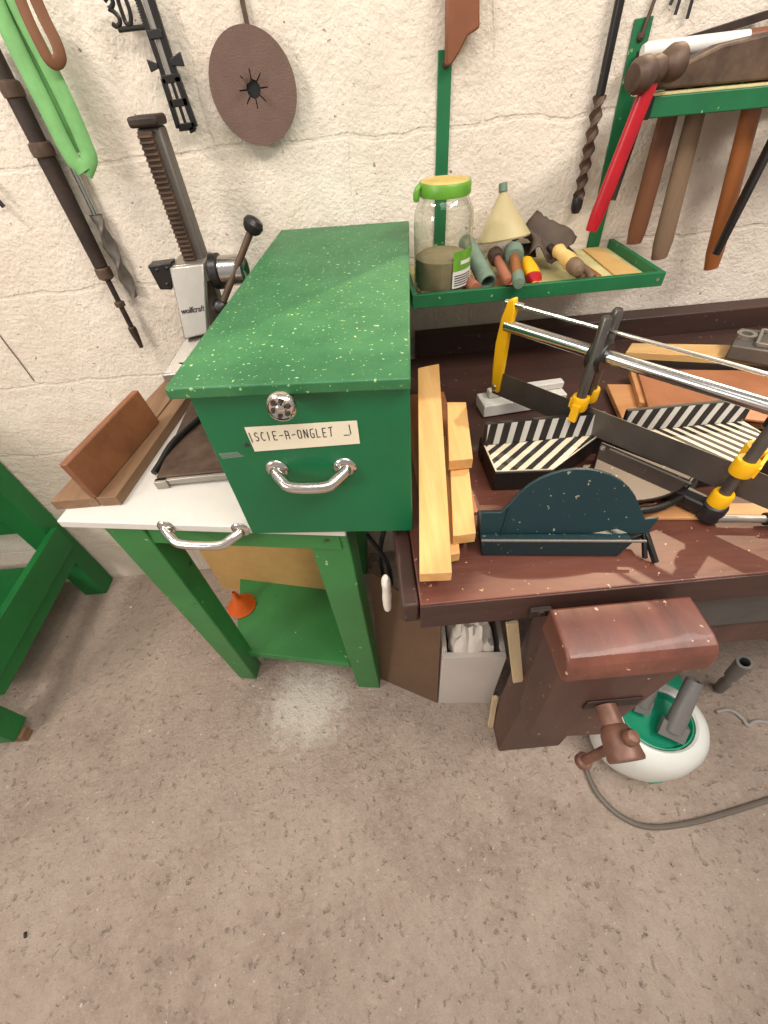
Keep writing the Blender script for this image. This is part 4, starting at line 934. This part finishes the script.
# leather glove-like rag
lp = aty(544, 240, 0.94)
def ragmesh():
    r = random.Random(12); n = 12; mb_ = MB(); vs = []
    for i in range(n+1):
        for j in range(n+1):
            u, v_ = i/n, j/n
            x = lp.x+0.003+(u-.5)*0.088+0.014*math.sin(5*v_); y = 0.905+0.095*v_; zz = TF+0.034+0.036*v_+0.016*math.sin(u*8+v_*3)+r.uniform(-.002, .002)
            if (i < 2 and j > 8): zz -= 0.02
            vs.append((x, y, zz))
    fs = [(i*(n+1)+j, i*(n+1)+j+1, (i+1)*(n+1)+j+1, (i+1)*(n+1)+j) for i in range(n) for j in range(n)]
    return mb_.add(vs, fs)
o = ragmesh().build('leather_scrap', M['leather'], None, angle=60); tag(o, 'crumpled dark brown leather scrap heaped at the tray back', 'leather')
sm = o.modifiers.new('solid', 'SOLIDIFY'); sm.thickness = 0.003
px_ = aty(577, 274, YF)
th_ = thing('knife', 'pale wooden handle with dark rounded end at the tray front', 'knife', (px_.x, YF+0.015, TF+0.02))
pd = V((-0.10, 1, 0.10)).normalized(); pp0 = V((px_.x+0.004, YF+0.0, RZ+0.0155))
MB().lathe([(0, 0.0), (0.010, 0.003), (0.014, 0.014), (0.0135, 0.028), (0.0, 0.030)], pp0, pd, 18).build('end_cap', M['handle_pale'], th_)
MB().lathe([(0, 0.0301), (0.0135, 0.0301), (0.0145, 0.045), (0.011, 0.075), (0.013, 0.09), (0.008, 0.10), (0, 0.10)], pp0, pd, 18).build('handle', M['bone'], th_)
for lbl, px, dx, rr, mh, back in (('slim brown file handle beside the pale knife handle', 585, -0.028, 0.0068, M['handle'], 0.12),
                                  ('thin orange brush handle nearest the cardboard in the tray', 602, -0.045, 0.0052, M['handle_orange'], 0.12),
                                  ('dull brown short handle lying between slim file and orange brush', 594, -0.022, 0.0072, M['handle_pale'], 0.10)):
    qx = aty(px, 274, YF+.013).x
    brush(lbl, qx, YF+0.013, YF+0.013+back, rr, rr*0.8, TF+rr+0.0055, TF+0.028+rr, True, mh, M['rustdark'], rf=rr*1.05, x1=qx+dx, bristle=M['rustdark'])
# cardboard pad at the empty end
cbx0 = T(606, 262, TF).x
o = MB().hexa([V((cbx0-0.02, YF+0.014, TF+.0004)), V((X1-0.022, YF+0.016, TF+.0004)), V((X1-0.03, YB-0.008, TF+.0004)), V((cbx0-0.015, YB-0.008, TF+.0004))],
              [V((cbx0-0.02, YF+0.014, TF+.003)), V((X1-0.022, YF+0.016, TF+.003)), V((X1-0.03, YB-0.008, TF+.003)), V((cbx0-0.015, YB-0.008, TF+.003))]).build('cardboard_pad', M['kraft'], None); tag(o, 'flat piece of tan cardboard in the empty end of the tray', 'cardboard')
o = MB().lohi(0.245, 0.345, YF+0.012, 0.90, TF+.0004, TF+.004).build('terracotta_sheet', M['terracotta'], None); tag(o, 'pinkish sandpaper sheet under the brushes in the tray', 'sandpaper')

# ------------------------------------------------------------------ hammers
def hammer(label, px0, px1, Y, r0, r1, mh, head=None, flat=0.65, cat='hammer', group='hammers hanging in the green rack'):
    p0, p1 = aty(*px0, Y), aty(*px1, Y); d_ = (p1-p0)
    base = V((p0.x, Y, 1.29))
    tt_ = thing('hammer', label, cat, base, group)
    top = p0 - d_.normalized()*((HZ+0.03-p0.z)/abs(d_.normalized().z)) if head else p0
    Ln = (p1-top).length
    n = 10; pts = [top+(p1-top)*(k/n) for k in range(n+1)]; rs = [r0+(r1-r0)*(k/n) for k in range(n+1)]; rs[-1] *= 0.8
    MB().tube(pts, rs, 18, flat=flat, up=(0, 1, 0)).build('handle', mh, tt_)
    return tt_, top, d_.normalized()
YH = 0.962
# red handled hammer with ball shaped iron head
tr, tp, dd = hammer('red handled hammer with round dark iron head at the rack end', (636, 118), (591, 231), 0.885, 0.0125, 0.0130, M['red'], True, 0.7)
hc_ = aty(648, 80, 0.90)
rh = MB().lathe([(0, -0.040), (0.016, -0.038), (0.021, -0.030), (0.021, -0.014), (0.016, -0.006), (0.017, 0.006), (0.013, 0.014), (0.019, 0.022), (0.0225, 0.032), (0.021, 0.043), (0.013, 0.050), (0, 0.052)], V((0.468, 0.885, 1.316)), V((0.9, 0.28, 0.15)), 26).build('head', M['rust'], tr)
# dark thin bar behind the red handle
p0, p1 = aty(640, 118, 0.985), aty(613, 200, 0.985)
o = MB().tube([p0, p1], [0.006, 0.005], 12).build('punch', M['rustdark'], None); tag(o, 'thin dark steel punch hanging just behind the red hammer handle', 'punch')
t1_, tp1, d1_ = hammer('brown wooden hammer handle second from the red hammer', (668, 116), (634, 243), YH, 0.0165, 0.0185, M['handle'], True)
t2_, tp2, d2_ = hammer('pale greyish wooden hammer handle third from the red hammer', (696, 112), (659, 258), YH, 0.0155, 0.0200, M['handle_pale'], True)
t3_, tp3, d3_ = hammer('orange brown varnished hammer handle farthest from the red hammer', (752, 108), (711, 268), YH-0.005, 0.0165, 0.0180, M['handle_orange'], True)
# heads resting on the rack
def head(parent, x0, x1, y, z0, prof, material):
    return MB().prism([(x0+(x1-x0)*u, y-0.016, z0+h) for u, h in prof], (0, 0.034, 0)).build('head', material, parent, 0.003)
wedge = [(0, 0.002), (1, 0.002), (1, 0.052), (0.9, 0.056), (0.45, 0.046), (0.15, 0.026), (0, 0.018)]
head(t1_, tp1.x-0.04, tp1.x+0.055, 0.966, HZ+0.0015, [(0, 0.0), (1, 0.0), (1, 0.03), (0.6, 0.034), (0, 0.024)], M['rustdark'])
head(t2_, tp2.x-0.105, tp2.x+0.105, 0.936, HZ+0.0018, wedge, M['rust'])
head(t3_, tp3.x-0.018, tp3.x+0.09, 0.957, HZ+0.0015, [(0, 0), (1, 0), (1, 0.05), (0.5, 0.06), (0, 0.05)], M['blackmetal'])
# black bar in front of the orange handle
p0, p1 = aty(778, 130, 0.925), aty(716, 254, 0.925)
o = MB().tube([p0, p0+(p1-p0)*0.5, p1], [0.011, 0.011, 0.010], 14, flat=0.6).build('crowbar', M['blackmetal'], None); tag(o, 'black painted steel bar crossing the orange hammer handle', 'bar')
# long white and brown painted stick along the rack
w0_, w1_ = V((0.492, 0.985, HZ+0.047)), V((0.80, 0.985, HZ+0.053))
ts = thing('painted_stick', 'white painted stick with worn brown end lying along the rack', 'stick', w0_)
MB().tube([w0_, w0_+(w1_-w0_)*.02, w0_+(w1_-w0_)*.55], [0.008, 0.011, 0.011], 14).build('white_part', M['white'], ts)
plabel(MB().tube([w0_+(w1_-w0_)*.5505, w1_], [0.0112, 0.013], 14).build('worn_end', M['brownhandle'], ts), 'worn brown painted end')
o = MB().beam(V((0.50, 1.012, HZ+0.042)), V((0.70, 1.012, HZ+0.075)), 0.012, 0.010).build('iron_bar', M['rustdark'], None); tag(o, 'thin dark iron bar behind the white painted stick', 'bar')
o = MB().beam(V((0.735, 0.985, HZ+0.075)), V((0.80, 0.99, HZ+0.22)), 0.035, 0.03, (0, 1, 0)).build('mallet_handle', M['rust'], None, 0.004); tag(o, 'thick rusty tool shank rising from the rack top', 'tool')

# ------------------------------------------------------------------ auger bit
Ya = WY-0.016
a1_, a0_ = aty(576, 209, Ya), aty(623, -14, Ya)
t = thing('auger_bit', 'long twisted auger bit with black shank hanging by the bracket strip', 'drill bit', a0_)
d_ = (a1_-a0_); ks = 0.42
MB().tube([a0_, a0_+d_*ks], [0.0075, 0.0075], 14).build('shank', M['blackmetal'], t)
sp = MB(); n = 90; ns = 8; vs = []
dn = d_.normalized(); e1x = V((1, 0, 0)); e1x = (e1x-dn*e1x.dot(dn)).normalized(); e2x = dn.cross(e1x)
Lf2 = d_.length*(0.94-ks)
for k in range(n+1):
    u = k/n; c_ = a0_+d_*(ks+(0.94-ks)*u); tw = 2*math.pi*3.2*u
    for j in range(ns):
        a = 2*math.pi*j/ns; rx_, ry_ = 0.0115, 0.0062
        vx, vy = rx_*math.cos(a), ry_*math.sin(a)
        vs.append(c_+e1x*(vx*math.cos(tw)-vy*math.sin(tw))+e2x*(vx*math.sin(tw)+vy*math.cos(tw)))
sp.add(vs, [(k*ns+j, k*ns+(j+1) % ns, (k+1)*ns+(j+1) % ns, (k+1)*ns+j) for k in range(n) for j in range(ns)])
sp.build('spiral', M['rust'], t)
MB().lathe([(0, -0.004), (0.0095, -0.003), (0.0105, 0.0), (0.0105, 0.016), (0.007, 0.024), (0, 0.026)], a0_+d_*0.94, d_, 20).build('rubber_cap', M['black'], t)
# thin wall bits at the top
def thin(label, p0, p1, r, material, Y=WY-0.008, name='metal_rod', cat='rod'):
    ob = MB().tube([aty(*p0, Y), aty(*p1, Y)], r, 10).build(name, material, None); return tag(ob, label, cat)
thin('thin dark rod hanging beside the auger bit above the rack strip', (660, -16), (641, 38), 0.003, M['rust'])
for k, (x, y, nm) in enumerate(((670, 5, 'nearest the auger'), (675, 15, 'in the middle'), (687, 19, 'farthest from the auger'))):
    thin('black nail punch tip at the top above the hammer rack, one %s' % nm, (x+9, -14), (x, y), 0.0026, M['black'], name='nail_punch', cat='punch')
# brown saw handle
Yh = WY-0.03
pts = [(447, -25), (480, -25), (480, 28), (468, 36), (460, 52), (451, 66), (446, 66)]
o = MB().prism([aty(x, y, Yh) for x, y in pts], (0, 0.018, 0)).build('wooden_handle', M['brownhandle'], None, 0.003); tag(o, 'brown wooden tool blade tip hanging at the top above the tray', 'wooden tool')

# ================================================================== wall tools over the stand
# sanding disc on a nail
Yd = WY-0.022; dc = aty(253.5, 89, Yd)
t = thing('sanding_disc', 'round brown sanding disc hanging on the wall from a nail', 'sanding disc', dc)
import_n = 96; outer, inner = [], []
Rd = 0.0715
for k in range(import_n):
    a = 2*math.pi*k/import_n; outer.append(V((Rd*math.cos(a), 0, Rd*math.sin(a))))
    ph = (k % 12)
    ri = 0.0240 if ph in (0, 1) else 0.0115
    inner.append(V((ri*math.cos(a), 0, ri*math.sin(a))))
vs = []; fs = []; N_ = import_n
tilt = Matrix.Rotation(math.radians(-4), 3, 'X')
for off in (0, 0.0014):
    vs += [dc+tilt@(p+V((0, off, 0))) for p in outer]+[dc+tilt@(p+V((0, off, 0))) for p in inner]
for k in range(N_):
    k2 = (k+1) % N_
    fs += [(k, k2, N_+k2, N_+k), (2*N_+k, 3*N_+k, 3*N_+k2, 2*N_+k2), (k, 2*N_+k, 2*N_+k2, k2), (N_+k, N_+k2, 3*N_+k2, 3*N_+k)]
MB().add(vs, fs).build('abrasive_sheet', M['disc'], t)
MB().lathe([(0, 0.001), (0.026, 0.001), (0.026, 0.003), (0, 0.003)], dc+V((0, 0.0035, 0)), (0, 1, 0), 24).build('backing', M['black'], t)
npos = aty(249, 80, Yd)
o = MB().tube([(npos.x, WY-0.001, npos.z-0.004), (npos.x, Yd-0.022, npos.z+0.002)], [0.003, 0.0045], 12); o.lathe([(0, 0), (0.006, 0), (0.0055, 0.003), (0, 0.004)], (npos.x, Yd-0.022, npos.z+0.002), (0, -1, 0), 14)
o = o.build('nail', M['rust'], t)
p0, p1 = aty(239, -14, WY-0.006), aty(248, 28, WY-0.006)
o = MB().beam(p0, p1, 0.007, 0.005, (0, 1, 0)).build('metal_strip', M['rust'], None); tag(o, 'narrow rusty strip on the wall above the sanding disc', 'strip')

# gauge with the number 30
Yg = WY-0.022
t = thing('marking_gauge', 'black metal sliding gauge with number 30 plate hanging on the wall', 'gauge', aty(150, 20, Yg))
u0_, u1_ = aty(140, -14, Yg), aty(188, 133, Yg); gd_ = (u1_-u0_); gl_ = gd_.length; gdn = gd_.normalized(); gs = gdn.cross(V((0, 1, 0))).normalized()
gs = -gs if gs.x < 0 else gs
def GG(s, a): return u0_+gd_*s+gs*a
bars = MB(); bars.beam(GG(0, -0.009), GG(0.60, -0.009), 0.007, 0.006, (0, 1, 0)); bars.beam(GG(0, 0.0100), GG(0.60, 0.0100), 0.0105, 0.006, (0, 1, 0))
bars.build('bar', M['blackmetal'], t); MB().beam(GG(0, 0)+V((0, 0.002, 0)), GG(0.60, 0)+V((0, 0.002, 0)), 0.0075, 0.003, (0, 1, 0)).build('silver_slide', M['alu'], t)
fr_ = MB(); fr_.beam(GG(0.58, -0.011), GG(0.955, -0.013), 0.008, 0.008, (0, 1, 0)); fr_.beam(GG(0.58, 0.012), GG(0.96, 0.016), 0.0095, 0.008, (0, 1, 0))
for s in (0.59, 0.765, 0.95): fr_.beam(GG(s, -0.013), GG(s, 0.017), 0.010, 0.008, (0, 1, 0))
fr_.beam(GG(0.60, 0.001), GG(0.95, 0.001), 0.0045, 0.006, (0, 1, 0)); fr_.beam(GG(0.955, 0.008), GG(1.0, 0.010), 0.010, 0.008, (0, 1, 0))
fr_.build('open_frame', M['blackmetal'], t, 0.0008)
MB().prism([GG(0.475, -0.012), GG(0.44, -0.026), GG(0.53, -0.026), GG(0.51, -0.012)], (0, -0.006, 0)).build('wing', M['black'], t, 0.001); MB().prism([GG(0.46, 0.010), GG(0.42, 0.030), GG(0.52, 0.030), GG(0.505, 0.010)], (0, -0.006, 0)).build('wing', M['black'], t, 0.001)
wn_ = MB(); wn_.beam(GG(0.29, -0.011), GG(0.29, 0.011), 0.010, 0.009, (0, 1, 0))
wn_.build('slide_clip', M['black'], t, 0.001)
tk = MB()
for k in range(11): tk.beam(GG(0.06+0.0175*k, -0.0145), GG(0.06+0.0175*k, -0.010), 0.0018, 0.003, (0, 1, 0))
tk.build('scale_teeth', M['blackmetal'], t)
# digits
def P30(x, y): return aty(x, y, Yg)
dg_ = MB()
three = smooth([P30(x, y) for x, y in ((104.5, 1), (107, -3), (111, -2.5), (113, 3), (111, 8), (109, 9), (113, 11), (118.5, 17), (120, 23), (117, 26.5), (112.5, 24))], 5)
dg_.tube(three, 0.0031, 10)
zero = smooth([P30(x, y) for x, y in ((118.5, -4), (122, -6), (126, 0), (130, 12), (131, 22), (128.5, 25), (125, 21), (120.5, 8), (118, 0), (118.5, -4))], 5)
dg_.tube(zero, 0.0031, 10)
dg_.tube([P30(118.5, 30), P30(131, 28.5), P30(145, 27)], 0.0032, 10)
dg_.build('numerals', M['blackmetal'], t)
# spray of mounting to wall
# long iron tool
Yr = WY-0.024
def long_iron():
    X = lambda y: -14+(y-38)*156/310.0
    Q = lambda y: aty(X(y), y, Yr)
    p0, p1 = Q(38), Q(348); d_ = (p1-p0).normalized()
    t = thing('iron_rod_tool', 'long dark iron rod with swollen joints and pointed tip on the wall', 'iron tool', p0)
    ys = [38, 84, 100, 146, 160, 266]; rs = [0.012, 0.012, 0.0145, 0.014, 0.0155, 0.0135]
    MB().tube([Q(y) for y in ys], rs, 20).build('body', M['rustdark'], t)
    for y, r in ((90, 0.0165), (150, 0.0185), (273, 0.0155)):
        MB().lathe([(0.012, -0.012), (r, -0.009), (r*1.05, 0.0), (r, 0.008), (0.011, 0.012)], Q(y), d_, 20).build('joint', M['rust'], t)
    MB().tube([Q(266), Q(330)], 0.0056, 12).build('thin_rod', M['rustdark'], t)
    MB().lathe([(0.005, -0.007), (0.0105, -0.004), (0.0105, 0.004), (0.005, 0.007)], Q(304), d_, 16).build('joint', M['rust'], t)
    a = (p1-Q(326)).length
    MB().lathe([(0.005, 0), (0.0085, 0.004), (0.009, 0.012), (0.0045, a-.002), (0, a)], Q(326), d_, 14).build('tip', M['rustdark'], t)
long_iron()
# masonry bit behind
def masonry():
    p0, p1 = aty(40, 98, WY-0.012), aty(134, 296, WY-0.012); d_ = p1-p0; dn = d_.normalized(); e1 = V((1, 0, 0)); e1 = (e1-dn*e1.dot(dn)).normalized(); e2 = dn.cross(e1)
    t = thing('masonry_bit', 'dull grey fluted masonry bit hanging beside the iron rod', 'drill bit', p0)
    MB().tube([p0, p0+d_*0.52], 0.0055, 12).build('shank', M['steel'], t)
    vs = []; n = 48; ns = 8
    for k in range(n+1):
        u = k/n; c_ = p0+d_*(0.52+0.48*u); tw = 2*math.pi*1.2*u
        for j in range(ns):
            a = 2*math.pi*j/ns; vx, vy = 0.0135*math.cos(a), 0.0075*math.sin(a)
            vs.append(c_+e1*(vx*math.cos(tw)-vy*math.sin(tw))+e2*(vx*math.sin(tw)+vy*math.cos(tw)))
    fs = [(k*ns+j, k*ns+(j+1) % ns, (k+1)*ns+(j+1) % ns, (k+1)*ns+j) for k in range(n) for j in range(ns)]+[tuple(range(n*ns, n*ns+ns))]
    MB().add(vs, fs).build('flutes', M['castgrey'], t)
masonry()
# straps
def strap(name, label, px, Y, width, thk, material, cat='strap'):
    pts = smooth([aty(x, y, Y+dy) for x, y, dy in px], 6); mb_ = MB()
    mb_.tube(pts, width/2, 12, flat=thk, up=(0, 1, 0))
    return tag(mb_.build(name, material, None), label, cat)
tgs = thing('webbing_strap', 'pale green webbing strap loop hanging on the wall', 'strap', aty(40, 60, WY-0.05))
for px, wd2, dy in ((((-12, -15), (8, 30), (35, 85), (62, 140), (73, 160), (80, 167), (84, 172)), 0.0135, -0.052), (((4, -22), (22, 15), (48, 65), (70, 110), (85, 145), (89, 158), (84, 172)), 0.0135, -0.048),
                    (((-4, -20), (14, 22), (42, 78), (66, 125), (80, 152)), 0.014, -0.040)):
    MB().tube(smooth([aty(x, y, WY+dy) for x, y in px], 6), wd2/1.0, 12, flat=0.35, up=(0, 1, 0)).build('loop', M['strap_green'], tgs)
strap('leather_strap', 'brown leather strap loop hanging in front of the green webbing', [(12, -22, -.072), (26, 14, -.072), (40, 44, -.07), (49, 60, -.068), (56, 63, -.066), (60, 56, -.066), (55, 40, -.066), (44, 18, -.066), (30, -14, -.066)], WY, 0.0165, 0.25, M['strap_brown'])
o = MB().tube([aty(-24, 178, WY-.02), aty(4, 207, WY-.02)], [0.006, 0.004], 12).build('chisel_tip', M['black'], None); tag(o, 'black tool tip at the photo edge below the iron rod joint', 'tool')
o = MB().tube(smooth([aty(x, y, WY-.002) for x, y in ((-10, 322), (6, 344), (20, 362), (34, 381))], 4), 0.0011, 6).build('thin_wire', M['rust'], None); tag(o, 'thin wire lying against the bare wall above the green table', 'wire')

# small litter on the floor
rr = random.Random(21)
def chip(label, px, py, sx_, sy_, material):
    c = atz(px, py, 0.004); ob = MB().box((c.x, c.y, 0.0035), sx_, sy_, 0.006, rz=rr.uniform(0, 3)).build('debris_chip', material, None, 0.0015); return tag(ob, label, 'debris')
chip('small white crumb on the floor by the green table leg', 131, 607, 0.009, 0.008, M['white'])
chip('dark leaf scrap on the bare floor far from the stand', 25, 935, 0.012, 0.005, M['rustdark'])
for o in list(bpy.data.objects):
    for k in ('_o', '_f'):
        if k in o: del o[k]
